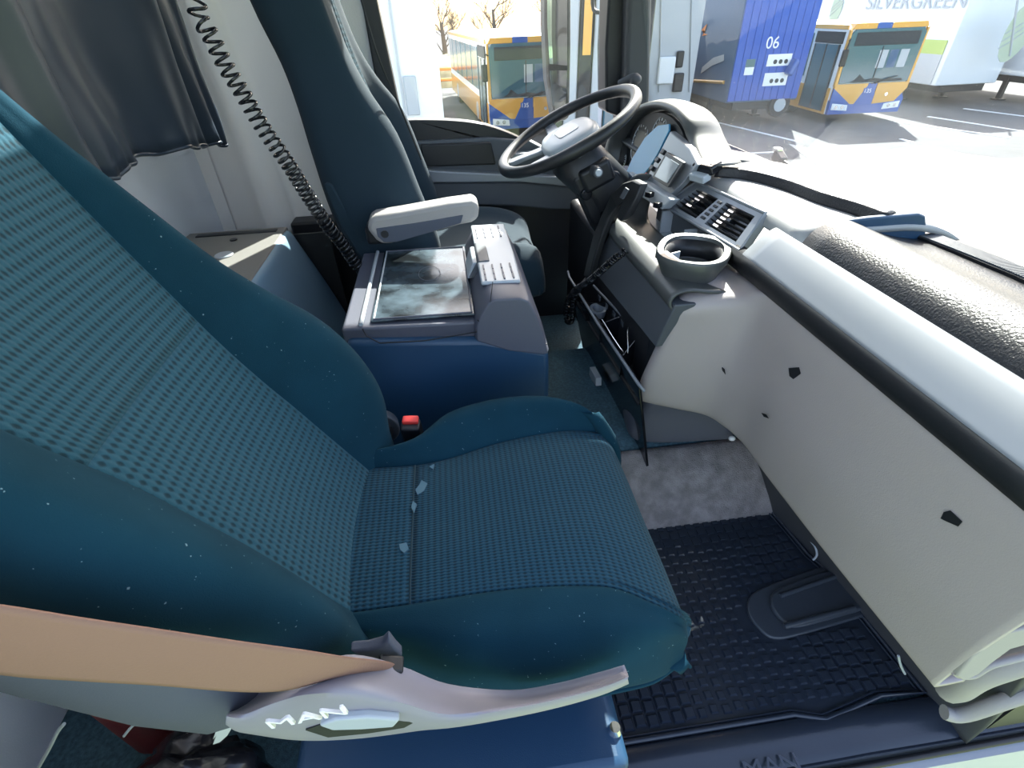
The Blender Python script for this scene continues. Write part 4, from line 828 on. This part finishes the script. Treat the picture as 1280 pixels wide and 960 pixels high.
# air hose
hp = [at(242, -60, 'y', 1.22), at(247, 14, 'y', 1.22), at(262, 42, 'y', 1.22), at(282, 82, 'y', 1.22), at(304, 118, 'y', 1.22), at(330, 162, 'y', 1.23), at(360, 205, 'y', 1.25), at(385, 245, 'y', 1.28), at(408, 280, 'y', 1.31), at(428, 305, 'y', 1.34), at(446, 332, 'y', 1.36)]
o = tubeo('coiled_air_hose', helix(hp, .0150, 44, 16, taper=lambda f: 1 - (1 - f) ** 1.35 if False else f ** .78), .0031, BLACKG, n=6); setp(o, 'black spiral air hose stretched diagonally in front of the pale wall', 'hose')
NZL = thing('air_nozzle', 'small black hose end resting beside the centre console', 'hose end', hp[-1])
tubeo('nozzle_body', [hp[-1], hp[-1] + V((.01, .01, -.05)), hp[-1] + V((.01, .01, -.09))], .010, BLACK, NZL, n=12)
tubeo('tip', [hp[-1] + V((.01, .01, -.09)), hp[-1] + V((.012, .01, -.13))], .005, CHROME, NZL, n=10)

# ================================================================== FLOOR MAT
FM = thing('floor_mat', 'black rubber floor mat with raised square blocks in the passenger footwell', 'floor mat', (.55, .6, .0))
mo = [(.225, .352), (.60, .352), (.66, .335), (.72, .345), (.80, .36), (.895, .352), (.87, .66), (.855, .70), (.842, .81), (.835, .855), (.79, .868), (.77, .872), (.755, .862), (.5, .858), (.225, .84)]
bm = bmesh.new(); prism(bm, [(x, y, 0) for x, y in mo], (0, 0, .006)); link('base_sheet', bm, RUBBER, FM, smooth=0)
pl = [V((x, y, .010)) for x, y in mo]; tubeo('raised_rim', pl + [pl[0]], .0055, RUBBER, FM, n=8)
tubeo('inner_rim', [p.lerp(V((.55, .6, .008)), .035) for p in pl] , .0028, RUBBER, FM, n=6)
# heel pad: rounded tongue from the kick wall
hpad = [at(u, v, 'z', .006) for u, v in ((1045, 705), (990, 722), (950, 738), (935, 750), (935, 770), (950, 790), (968, 800), (1000, 795), (1080, 772))]
hc = cr(hpad, 4)
bm = bmesh.new(); prism(bm, [(p.x, p.y, .005) for p in hc], (0, 0, .010)); link('heel_rest', bm, HEELM, FM, bevel=.004)
cpt = V((.80, .58, .0)); ins_ = [cpt + (V((p.x, p.y, 0)) - cpt) * .80 for p in hc]
bm = bmesh.new(); prism(bm, [(p.x + .02, p.y, .014) for p in ins_], (0, 0, .012)); link('heel_crown', bm, HEELM, FM, bevel=.006)
tubeo('heel_ridge', [at(975, 745, 'z', .028), at(1058, 716, 'z', .028)], .006, HEELM, FM, n=8); tubeo('heel_ridge', [at(980, 783, 'z', .028), at(1068, 760, 'z', .028)], .007, HEELM, FM, n=8)
def inpoly(x, y, P):
    c = False; j = len(P) - 1
    for i in range(len(P)):
        if (P[i][1] > y) != (P[j][1] > y) and x < (P[j][0] - P[i][0]) * (y - P[i][1]) / (P[j][1] - P[i][1]) + P[i][0]: c = not c
        j = i
    return c
inner = [(.245, .368), (.60, .368), (.66, .352), (.72, .36), (.80, .374), (.875, .370), (.852, .66), (.83, .70), (.822, .82), (.79, .85), (.5, .842), (.245, .825)]
hpo = [((p.x - .80) * 1.10 + .80, (p.y - .58) * 1.12 + .58) for p in hc] + [(.95, .52), (.95, .66)]
bs = .0230; pitch = .0268
def blockmesh(s, h):
    b = bmesh.new(); a = s / 2; t = a * .72
    v = [b.verts.new(p) for p in ((-a, -a, 0), (a, -a, 0), (a, a, 0), (-a, a, 0), (-t, -t, h), (t, -t, h), (t, t, h), (-t, t, h))]
    for f_ in ((4, 5, 6, 7), (0, 1, 5, 4), (1, 2, 6, 5), (2, 3, 7, 6), (3, 0, 4, 7)): b.faces.new([v[i] for i in f_])
    me = bpy.data.meshes.new('tread_block'); b.to_mesh(me); b.free(); me.materials.append(RUBBER); return me
big = blockmesh(.0245, .0062); sml = blockmesh(.0185, .0045)
cells = []
for i in range(30):
    for j in range(22):
        x = .255 + i * pitch; y = .382 + j * pitch + (.004 if i % 2 else 0)
        if inpoly(x, y, inner) and not inpoly(x, y, hpo): cells.append((x, y))
cells.sort(key=lambda p: p[1] - .3 * p[0] * 0)
restb = bmesh.new()
for k, (x, y) in enumerate(cells):
    edge = x < .40 or x > .70
    if k < 300:
        o = bpy.data.objects.new('tread_block', big if edge else sml); C.objects.link(o); o.parent = FM; o.location = V((x, y, .0058)) - OFF[FM]
    else: box(restb, (x, y, .008), (.017, .017, .0045))
link('far_tread_blocks', restb, RUBBER, FM, smooth=0)['kind'] = 'stuff'
# letters moulded in the mat's near margin
pA = at(985, 951, 'z', .012)
text('moulded_lettering', 'MAN', .040, Matrix.Translation(at(965, 958, 'z', .010)) @ rot('Z', 0), SHELL, FM, .001, xs=1.3)
# small clips and litter
o = tubeo('bent_clip', cr([at(1013, 676, 'z', .05), at(1019, 684, 'z', .05), at(1021, 694, 'z', .04), at(1016, 700, 'z', .03)], 4), .0028, LGREY); setp(o, 'small bright curved clip on the kick wall at the mat corner', 'clip')
o = tubeo('wire_hook', cr([at(1123, 820, 'y', .37), at(1126, 832, 'y', .37), at(1131, 842, 'y', .37)], 4), .0025, LGREY); setp(o, 'short pale wire hook on the kick wall near the door', 'hook')
o = tubeo('metal_pin', [at(1158, 804, 'y', .30), at(1167, 800, 'y', .30)], .003, CHROME); setp(o, 'tiny metal pin sticking out under the lower edge of the glove panel', 'pin')
bm = bmesh.new(); bmesh.ops.create_icosphere(bm, subdivisions=2, radius=.010, matrix=Matrix.Translation(at(915, 548, 'x', .70)) @ Matrix.Diagonal((1, .8, .7, 1))); o = link('foam_scrap', bm, WHITEP); setp(o, 'small white foam scrap under the corner of the glove panel', 'scrap')

# ------------------------------------------------------------------ clutter behind the passenger seat
FE = thing('fire_extinguisher', 'dark red cylinder in the shadow behind the passenger seat', 'cylinder', (-.72, .52, .0))
bm = bmesh.new(); c = V((-.72, .52, 0)); loft(bm, [ring_at(c + V((0, 0, z)), (0, 0, 1), r, r, n=24, sq=1) for z, r in ((.0, .050), (.01, .055), (.24, .055), (.28, .045), (.30, .02), (.32, .018))]); link('tank', bm, DARKRED, FE, smooth=60)
bm = bmesh.new(); box(bm, c + V((0, 0, .33)), (.07, .03, .02)); link('valve_handle', bm, BLACK, FE, bevel=.004)
def bag(name, label, cat, c, s, m, seed):
    bm = bmesh.new(); bmesh.ops.create_icosphere(bm, subdivisions=4, radius=1)
    for v in bm.verts:
        p = v.co.copy(); d = 1 + .35 * noise.noise(p * 1.6 + V((seed, 0, 0))) + .12 * noise.noise(p * 5 + V((0, seed, 0)))
        v.co = V((c[0] + p.x * s[0] * d, c[1] + p.y * s[1] * d, max(.002, c[2] + p.z * s[2] * d)))
    o = link(name, bm, m, smooth=70); setp(o, label, cat); return o
GLB = mat('glossy_black_film', (.016, .016, .020, 1), .22)
bag('black_bag', 'crumpled glossy black bag on the floor at the lower left', 'bag', (-.54, .35, .12), (.12, .08, .11), GLB, 2)
bag('black_sack', 'second dark sack behind the base of the passenger seat', 'bag', (-.43, .60, .12), (.06, .12, .11), GLB, 7)
bm = bmesh.new(); prism(bm, [at(u, v, 'y', .31) for u, v in ((283, 893), (294, 902), (290, 910), (284, 920), (275, 928), (266, 931), (270, 920), (266, 925), (272, 908), (272, 898))], (0, .006, 0)); o = link('film_scrap', bm, DIRTY, bevel=.002); setp(o, 'torn whitish plastic film hanging below the silver seat shroud', 'scrap')
o = tubeo('grey_cable', cr([at(45, 965, 'y', .33), at(62, 935, 'y', .33), at(72, 915, 'y', .33), at(80, 905, 'y', .33)], 4), .0022, LGREY); setp(o, 'thin pale cable lying over the black bag at the lower left', 'cable')
o = tubeo('silver_hook', cr([at(155, 920, 'y', .36), at(165, 908, 'y', .36), at(178, 899, 'y', .36)], 4), .002, LGREY); setp(o, 'thin silver wire beside the dark red cylinder', 'wire')

# ================================================================== OUTSIDE
GZ = -1.9
bm = bmesh.new(); box2(bm, (-60, -3, GZ - .1), (120, 160, GZ)); struct('ground', bm, ASPH)
bm = bmesh.new(); prism(bm, [(-20, 1.2, GZ), (60, 1.2, GZ), (60, 8.2, GZ)] + [tuple(at(u, v, 'z', GZ)) for u, v in ((1400, 203), (1280, 198), (1250, 199), (1205, 193), (1156, 182), (1070, 193), (1030, 190), (985, 180), (1036, 217), (985, 240))] + [(-20, 5.0, GZ)], (0, 0, .012)); struct('painted_sun_ground', bm, SUNPAVE)  # pale sheet: sunlit pavement painted up to the edge of the shade
bm = bmesh.new(); box2(bm, (-60, -60, GZ - .1), (120, -3, GZ)); box2(bm, (-20, -3, GZ), (40, .9, GZ + .01)); struct('grass', bm, GRASS)
def line(p0, p1, wd, nm='painted line on the asphalt'):
    a = V(p0); b = V(p1); n_ = (b - a).cross(V((0, 0, 1))).normalized() * wd / 2; bm = bmesh.new(); prism(bm, [a + n_, b + n_, b - n_, a - n_], (0, 0, .012)); o = link('bay_line', bm, LINE); o['kind'] = S; return o
def g_(u, v): return at(u, v, 'z', GZ)
line(g_(858, 144), g_(1000, 178), .12); line(g_(1118, 152), g_(1262, 172), .12); line(g_(1160, 146), g_(1290, 166), .12); line(g_(1205, 136), g_(1300, 148), .12); line(g_(975, 190), g_(860, 196), .10)
line(g_(1126, 174), g_(1140, 178), .12)

def wheel(parent, c, r, side=-1, w_=.28, ax='x'):
    bm = bmesh.new(); d = V((w_ * side, 0, 0)) if ax == 'x' else V((0, w_ * side, 0))
    cyl(bm, c, V(c) - d, r, n=28); wl = link('wheel', bm, TYRE, parent, bevel=.03)
    bm = bmesh.new(); cyl(bm, V(c) + d * .03, V(c) - d * .2, r * .55, r * .60, 20); link('hub_cap', bm, GREYP, wl)
    return wl
def make_bus(name, label, loc, rz, W=2.36, H=2.55, num='135'):
    """nose at local y = 0 facing -Y, body running to +Y, z = 0 at the ground"""
    b = thing(name, label, 'bus', loc, 'yellow and blue city buses', local=True, rz=rz)
    Hh = W / 2; Lb = 11.0; z0 = .25
    def cs(y, ins, top): return [V((-Hh + ins, y, z0)), V((Hh - ins, y, z0)), V((Hh - ins * .6, y, 1.0)), V((Hh - ins, y, top - .12)), V((Hh - ins - .12, y, top)), V((-Hh + ins + .12, y, top)), V((-Hh + ins, y, top - .12)), V((-Hh + ins * .6, y, 1.0))]
    bm = bmesh.new(); loft(bm, [cs(.02, .10, H - .04), cs(.12, .02, H - .0), cs(.4, 0, H), cs(Lb, 0, H)]); link('body', bm, WHITEP, b, bevel=.03)
    fy = -.02
    def plate(nm, pts, m, dep=.05, y=fy, par=b, bev=.01):
        bm = bmesh.new(); prism(bm, [(x, y, z) for x, z in pts], (0, dep, 0)); return link(nm, bm, m, par, bevel=bev)
    plate('lower_bumper', [(-Hh + .04, .25), (Hh - .04, .25), (Hh - .02, .62), (Hh - .14, .80), (-Hh + .14, .80), (-Hh + .02, .62)], BUSB, .14, -.03)
    plate('front_panel', [(-Hh + .02, .62), (-.50, .52), (-.12, .50), (-.12, 1.06), (-Hh + .03, 1.06)], BUSY, .10, -.035)
    plate('front_panel', [(.18, .50), (Hh - .30, .55), (Hh - .02, .90), (Hh - .03, 1.06), (.18, 1.06)], BUSY, .10, -.035)
    plate('centre_stripe', [(-.42, .48), (.16, .48), (.16, 1.06), (-.10, 1.06)], BUSB, .10, -.040)
    plate('corner_wedge', [(-Hh + .01, .60), (-.52, .52), (-Hh + .01, .96)], BUSB, .06, -.045)
    ws = plate('windscreen', [(-Hh + .10, 1.08), (Hh - .10, 1.08), (Hh - .06, 2.30), (Hh - .16, 2.42), (-Hh + .16, 2.42), (-Hh + .06, 2.30)], BUSG, .06, -.03)
    plate('destination_box', [(-Hh + .22, 2.02), (Hh - .22, 2.02), (Hh - .22, 2.34), (-Hh + .22, 2.34)], BUSI, .01, -.042, ws)
    plate('glass_divider', [(-.06, 1.1), (-.03, 1.1), (-.03, 2.0), (-.06, 2.0)], BUSI, .01, -.042, ws)
    plate('dash_clutter', [(-.75, 1.10), (.9, 1.10), (.85, 1.17), (.3, 1.15), (.0, 1.20), (-.3, 1.16), (-.5, 1.30), (-.6, 1.18)], BUSI, .01, -.042, ws)
    for k in range(3): plate('far_window', [(-.1 + .32 * k, 1.45), (.16 + .32 * k, 1.45), (.16 + .32 * k, 1.9), (-.1 + .32 * k, 1.9)], BLUED if k % 2 else GREENP if False else GREYP, .004, -.034, ws)
    plate('roof_band', [(-Hh + .05, 2.42), (-.42, 2.42), (-.42, H + .01), (-Hh + .12, H + .01)], BUSY, .3, -.02)
    plate('roof_band', [(.02, 2.42), (Hh - .05, 2.42), (Hh - .12, H + .01), (.02, H + .01)], BUSY, .3, -.02)
    plate('roof_stripe', [(-.42, 2.42), (.02, 2.42), (.02, H + .015), (-.42, H + .015)], BUSB, .3, -.022)
    for sx in (-1, 1):
        hl = plate('headlamp', [(sx * (Hh - .10), .38), (sx * (Hh - .62), .34), (sx * (Hh - .60), .50), (sx * (Hh - .10), .56)], WHITEP, .02, -.045)
        for k in range(2): bm = bmesh.new(); cyl(bm, (sx * (Hh - .24 - .2 * k), -.055, .45), (sx * (Hh - .24 - .2 * k), -.04, .45), .055, n=16); link('lamp_lens', bm, CHROME, hl)
        plate('corner_post', [(sx * (Hh - .01), 1.0), (sx * (Hh - .10), 1.0), (sx * (Hh - .06), 2.42), (sx * (Hh - .01), 2.42)], BUSY, .10, -.025)
        bm = bmesh.new(); tube(bm, [(sx * (.35 - .3), -.06, 1.05), (sx * (.35 - .3) + .5, -.08, 1.20)], .012, 6); tube(bm, [(sx * (.35 - .3) + .1, -.085, 1.09), (sx * (.35 - .3) + .72, -.085, 1.23)], .014, 6) if sx < 0 else None
        link('wiper', bm, BLACK, b)
    plate('number_plate', [(-.22, .78), (.04, .78), (.04, .94), (-.22, .94)], BUSB, .01, -.050)
    text('number', num, .16, face_minus_y((-.09, -.054, .86)), WHITEL, b, .003)
    bm = bmesh.new(); cyl(bm, (.55, -.045, .75), (.55, -.03, .75), .05, n=20); link('badge', bm, CHROME, b)
    # near side: doors and windows
    def splate(nm, y0_, y1_, z0_, z1_, m, out=.02, par=b):
        bm = bmesh.new(); box2(bm, (-Hh - out, y0_, z0_), (-Hh + .02, y1_, z1_)); return link(nm, bm, m, par, bevel=.01)
    splate('side_band', .12, Lb, 2.42, H - .02, BUSY); splate('side_skirt', .12, Lb, .25, .95, BUSY, .012)
    dr = splate('door', .25, 1.55, .32, 2.05, BUSG, .03)
    for k in range(3): splate('door_frame', .25 + .62 * k, .31 + .62 * k, .32, 2.05, BUSI, .04, dr)
    splate('door_header', .2, 1.6, 2.07, 2.36, BUSI, .03)
    for k in range(6):
        sw_ = splate('side_window', 1.75 + 1.5 * k, 3.1 + 1.5 * k, 1.15, 2.30, BUSG, .025)
    for yy in (2.4, 8.4):
        wheel(b, (-Hh - .01, yy, .48), .48, -1)
    # wing mirrors
    for sx in (-1,):
        bm = bmesh.new(); box(bm, (sx * (Hh + .10), -.22, 1.75), (.16, .10, .42), rot('Z', 10 * sx)); mi = link('wing_mirror', bm, BLACK, b, bevel=.03)
        bm = bmesh.new(); tube(bm, [(sx * (Hh - .05), 0, 2.15), (sx * (Hh + .05), -.2, 2.2), (sx * (Hh + .10), -.22, 1.95)], .022, 8); link('mirror_arm', bm, BLACK, mi)
    return b
pR = at(1028, 155, 'z', GZ)
BUS = make_bus('city_bus', 'yellow and blue city bus seen through the windscreen beside the blue trailer', (13.02, 16.08, GZ), math.radians(-3))
BUS2 = copy_tree(BUS); BUS2.location = (2.58, 16.9, GZ); BUS2.rotation_euler = (0, 0, math.radians(4)); BUS2['label'] = 'yellow and blue city bus seen through the driver side window'

def trailer(name, label, cat, x0, x1, y0_, L, z0_, z1_, m, group=None, legs=True, wheels=((7.5,), )):
    t = thing(name, label, cat, ((x0 + x1) / 2, y0_, GZ), group)
    bm = bmesh.new(); box2(bm, (x0, y0_, z0_), (x1, y0_ + L, z1_)); link('box_body', bm, m, t, bevel=.03)
    bm = bmesh.new(); box2(bm, (x0 + .3, y0_ + .1, z0_ - .22), (x1 - .3, y0_ + L - .2, z0_)); link('chassis', bm, BLACK, t)
    for sx, s in ((x0 + .32, -1), (x1 - .32, 1)):
        for yy in (L * .70, L * .80, L * .90): wheel(t, (sx - .2 * (s < 0), y0_ + yy, GZ + .50), .50, s)
        if legs:
            bm = bmesh.new(); box2(bm, (sx - .06, y0_ + 1.6, GZ + .02), (sx + .06, y0_ + 1.75, z0_)); box2(bm, (sx - .14, y0_ + 1.5, GZ + .0), (sx + .14, y0_ + 1.85, GZ + .05)); link('support_leg', bm, BLACK, t)
    return t
ZT = 2.15
# blue curtain-sider, end on
bl_ = trailer('blue_trailer', 'tall bright blue trailer with white digits, left of the bus in the windscreen', 'trailer', 8.72, 11.02, 16.6, 11, -1.25, ZT, BLUED, 'parked trailers')
fyb = 16.6
for k in range(10):
    bm = bmesh.new(); box2(bm, (8.74 + .227 * k, fyb - .05, -1.2), (8.74 + .227 * k + .219, fyb, 2.1)); link('end_panel', bm, BLUEP, bl_, bevel=.012)
text('digits', '06', .42, face_minus_y(at(966, 54, 'y', fyb - .056)), WHITEL, bl_, .004)
for (u, v, w2, h2) in ((937, 84, .28, .40), (974, 75, .75, .30), (969, 99, .75, .34)):
    p = at(u, v, 'y', fyb - .055); bm = bmesh.new(); box2(bm, (p.x - w2 / 2, p.y - .01, p.z - h2 / 2), (p.x + w2 / 2, p.y, p.z + h2 / 2)); pc = link('placard', bm, WHITEP, bl_)
    if w2 > .5:
        for k in range(3):
            bm = bmesh.new(); cyl(bm, (p.x - .12 + .17 * k, p.y - .016, p.z - .04), (p.x - .12 + .17 * k, p.y - .01, p.z - .04), .06, n=12); link('symbol', bm, BUSI, pc)
    else:
        bm = bmesh.new(); box2(bm, (p.x - w2 / 2, p.y - .014, p.z), (p.x + w2 / 2, p.y - .01, p.z + h2 / 2)); link('symbol', bm, BUSG, pc)
p = at(990, 84, 'y', fyb - .2); bm = bmesh.new(); box(bm, p, (.16, .3, .42), rot('Y', 20)); link('wing_mirror', bm, BUSB, bl_, bevel=.05)
wheel(bl_, (at(974, 133, 'y', fyb - .02).x, fyb - .03, at(974, 131, 'y', fyb).z), .34, -1, .2, 'y')
# side of the blue trailer: swoosh, arrow mark, yellow bar
xs_ = 8.70
bm = bmesh.new(); prism(bm, [at(u, v, 'x', xs_) for u, v in ((905, 68), (905, 76), (890, 82), (876, 92), (878, 84), (892, 72))], (-.01, 0, 0)); link('swoosh', bm, GREYP, bl_)
bm = bmesh.new(); prism(bm, [at(u, v, 'x', xs_) for u, v in ((884, 30), (880, 42), (885, 43), (878, 45), (882, 38), (877, 38))], (-.012, 0, 0)); link('arrow_mark', bm, ORANGE, bl_)
p = at(868, 101, 'x', xs_); q_ = at(905, 103, 'x', xs_); tubeo('yellow_bar', [p, q_], .05, BUSY, bl_)
# white trailer left of it with black boxes
wt = trailer('white_trailer', 'white trailer at the left edge of the windscreen with small black fittings', 'trailer', 6.15, 7.75, 17.0, 12, -1.25, ZT, GREYP, 'parked trailers')
for nm, u, v, w2, h2 in (('latch_box', 849, 74, .22, .42), ('lamp_box', 847, 103, .30, .50), ('side_marker', 832, 88, .5, .7)):
    p = at(u, v, 'y', 16.98); bm = bmesh.new(); box2(bm, (p.x - w2 / 2, p.y - .1, p.z - h2 / 2), (p.x + w2 / 2, p.y + .02, p.z + h2 / 2)); link(nm, bm, BLACK if nm != 'side_marker' else WHITEP, wt, bevel=.04)
for u in (824, 862): tubeo('door_bar', [at(u, 115, 'y', 16.97), at(u + 4, -30, 'y', 16.97)], .025, GREYP, wt)
# trailer with green band and pale lettering
SV = trailer('lettered_trailer', 'white trailer with a lime green band and pale lettering behind the right bus', 'trailer', 17.0, 19.3, 18.0, 13, -1.28, ZT, WHITEP, 'parked trailers')
def side(nm, y0_, y1_, z0_, z1_, m, par, x=16.99, d=.02):
    bm = bmesh.new(); box2(bm, (x - d, y0_, z0_), (x, y1_, z1_)); return link(nm, bm, m, par)
side('green_band', 18.2, 31, -.38, .02, GREENP, SV); side('silver_band', 18.2, 31, -1.25, -.38, GREYP, SV)
text('lettering', 'SILVERGREEN', .62, face_minus_x(at(1140, 3, 'x', 16.965)), LETTER, SV, .004, xs=1.25)
def leaf(par, c, s, ax):
    bm = bmesh.new(); n_ = 16; pts = []
    for k in range(n_): t = 2 * math.pi * k / n_; pts.append((math.cos(t) * s * .62, math.sin(t) * s * (1 - .15 * math.cos(t))))
    for (a_, r_) in ((0.0, 1.0),):
        P = [V(c) + (V((-.012, -a, b)) if ax == 'x' else V((a, -.012, b))) for a, b in pts]
        prism(bm, P, V((.008, 0, 0)) if ax == 'x' else V((0, .008, 0)))
    lf = link('leaf_logo', bm, mat('pale_green_print', (.50, .56, .42, 1), .7), par)
    for k in range(3):
        P = [V(c) + (V((-.016, -a, b)) if ax == 'x' else V((a, -.016, b))) for a, b in ((-.6 * s, -.5 * s + .25 * k * s), (0, -.15 * s + .25 * k * s), (.62 * s, .35 * s + .2 * k * s))]
        tubeo('leaf_vein', cr(P, 4), .018, LETTER, lf, n=5)
leaf(SV, at(1046, 10, 'x', 16.98), .55, 'x')
SV2 = trailer('leaf_trailer', 'white trailer with a big pale leaf emblem at the right edge of the windscreen', 'trailer', 19.9, 22.3, 16.8, 13, -1.1, ZT, WHITEP, 'parked trailers')
leaf(SV2, at(1272, 42, 'y', 16.78), .75, 'y')
tubeo('door_bar', [at(1262, 70, 'y', 16.76), at(1275, -20, 'y', 16.76)], .03, GREYP, SV2)
# white trailer seen through the driver's window
wl_ = trailer('side_trailer', 'overexposed white box trailer filling the left of the driver window', 'trailer', -2.45, .04, 11.9, 12, -1.0, ZT, WHITEP, 'parked trailers')
bm = bmesh.new(); box2(bm, (-.78, 11.86, -.95), (-.74, 11.9, 2.0)); link('door_seam', bm, GREYP, wl_)
bm = bmesh.new(); box2(bm, (-.70, 11.84, -.45), (-.45, 11.9, .25)); link('control_box', bm, GREYP, wl_, bevel=.02)
# mirror of the truck outside the driver window
MR = thing('side_mirror', 'tall black driver side mirror with two glasses outside the window', 'mirror', (.63, 2.55, .85))
bm = bmesh.new(); prism(bm, [at(u, v, 'y', 2.62) for u, v in ((681, -160), (681, 30), (684, 100), (692, 150), (705, 152), (712, 148), (714, 60), (714, -160))], (0, .12, 0)); link('housing', bm, BLACK, MR, bevel=.02)
bm = bmesh.new(); prism(bm, [at(u, v, 'y', 2.612) for u, v in ((684, -150), (684, 30), (687, 80), (709, 82), (709, -150))], (0, .004, 0)); link('main_glass', bm, MIRR, MR)
bm = bmesh.new(); prism(bm, [at(u, v, 'y', 2.612) for u, v in ((687, 88), (690, 128), (697, 145), (707, 142), (709, 88))], (0, .004, 0)); link('wide_glass', bm, MIRR, MR)
tubeo('mirror_arm', cr([at(742, -30, 'y', 2.45), at(742, 12, 'y', 2.45), at(762, 16, 'y', 2.3), at(766, 35, 'y', 2.25)], 4), .008, BLACK, MR, n=10)
# olive tarpaulin truck behind the mirror
XO0 = at(690, 60, 'y', 13.0).x; XO1 = at(810, 60, 'y', 13.0).x; PO = (XO1 - XO0) / 7
OT = trailer('olive_trailer', 'dark olive and grey tarpaulin trailer right of the mirror in the driver window', 'trailer', XO0, XO1, 13.0, 3.6, -1.2, ZT, OLIVE, 'parked trailers', legs=False)
OT.rotation_euler = (0, 0, math.radians(-17))
for k in range(7):
    bm = bmesh.new(); box2(bm, (XO0 + PO * k, 12.92, -1.15), (XO0 + PO * k + PO * .94, 13.0, 2.1)); link('tarp_panel', bm, (OLIVE, GREYP, BLACK, GREYP, BUSG, GREYP, BLACK)[k], OT, bevel=.04)
p = at(738, 20, 'y', 12.88); bm = bmesh.new(); box2(bm, (p.x - .09, 12.87, p.z - .7), (p.x + .09, 12.92, p.z + 1.3)); link('orange_strip', bm, BUSY, OT)
bm = bmesh.new(); prism(bm, [(1.03, .3, .76), (1.22, .3, .72), (1.22, .3, .60), (1.03, .3, .60)], (0, 1.7, 0)); struct('trim_13', bm, BLACK, bevel=.01)
# wiper outside, bottom of the windscreen
WP = thing('windscreen_wiper', 'black wiper arm with a bright joint outside the windscreen', 'wiper', at(975, 200, 'x', 1.12))
p = at(974, 198, 'x', 1.10); bm = bmesh.new(); box(bm, p, (.03, .05, .035), rot('X', 25)); link('joint', bm, BLACKG, WP, bevel=.005)
bm = bmesh.new(); box(bm, p + V((0, .02, .022)), (.02, .03, .015)); link('cap', bm, CHROME, WP, bevel=.003)
tubeo('pivot', [p, V((p.x, p.y, .745))], .010, BLACK, WP)
tubeo('arm', [p, p + V((.01, -.35, -.05)), p + V((.02, -.75, -.07))], .006, BLACK, WP)
# dark equipment row under the right trailers' level: barrier and earth bank on the left
EB = thing('earth_bank', 'dry yellowish earth bank beside the left bus', 'bank', (0.7, 34, GZ))
bm = bmesh.new(); bmesh.ops.create_grid(bm, x_segments=40, y_segments=16, size=1)
for v in bm.verts:
    x, y = v.co.x, v.co.y; h = max(0, (1 - y * y) * (1 - x * x)) ** .7 * 1.3 * (1 + .4 * noise.noise(V((x * 4, y * 4, 1))))
    v.co = V((-1 + x * 9, 34 + y * 3, GZ + h))
link('soil', bm, mat('dry_soil', (.42, .34, .18, 1), .95, var=(1.2, .4)), EB)
BR = thing('orange_barrier', 'orange rail barrier in front of the earth bank', 'barrier', (0, 29, GZ))
for z in (.55, 1.0): tubeo('rail', [V((-6, 29, GZ + z)), V((1.2, 29, GZ + z))], .07, ORANGE, BR)
for x in (-5, -3, -1, 1): tubeo('post', [V((x, 29.1, GZ)), V((x, 29.1, GZ + 1.05))], .05, GREYP, BR)
# bare trees
def tree(x, y, h, seed, lab):
    rnd = random.Random(seed); t = thing('bare_tree', lab, 'tree', (x, y, GZ), 'leafless trees behind the buses')
    bmt = bmesh.new(); bmb = bmesh.new()
    tube(bmt, [V((x, y, GZ)), V((x + .1, y, GZ + h * .3)), V((x, y, GZ + h * .6))], .2, 8, rad=[.2, .16, .09])
    def br(p, d, L, r, dep):
        q = p + d * L; m2 = p.lerp(q, .5) + V((rnd.uniform(-.1, .1), rnd.uniform(-.1, .1), .05)) * L
        tube(bmb, [p, m2, q], r, 4, rad=[r, r * .8, r * .5], cap=False)
        if dep:
            for _ in range(3):
                br(p.lerp(q, rnd.uniform(.45, 1)), (d + V((rnd.uniform(-.8, .8), rnd.uniform(-.8, .8), rnd.uniform(-.2, .7)))).normalized(), L * rnd.uniform(.55, .75), r * .6, dep - 1)
    for k in range(8):
        a = rnd.uniform(0, 6.28); br(V((x, y, GZ + h * rnd.uniform(.2, .6))), V((math.cos(a), math.sin(a), rnd.uniform(.5, 1.3))).normalized(), h * .24, .05, 4)
    link('trunk', bmt, BARK, t); link('branches', bmb, BARK, t, smooth=0)
tree(.5, 38, 4.6, 1, 'bare tree left of the bus in the driver window'); tree(4.6, 47, 5.6, 2, 'taller bare tree behind the roof of the left bus'); tree(-2.6, 40, 4.4, 3, 'bare tree beyond the edge of the white side trailer')
tree(9.4, 46, 5.5, 5, 'bare tree behind the far end of the left bus roof')
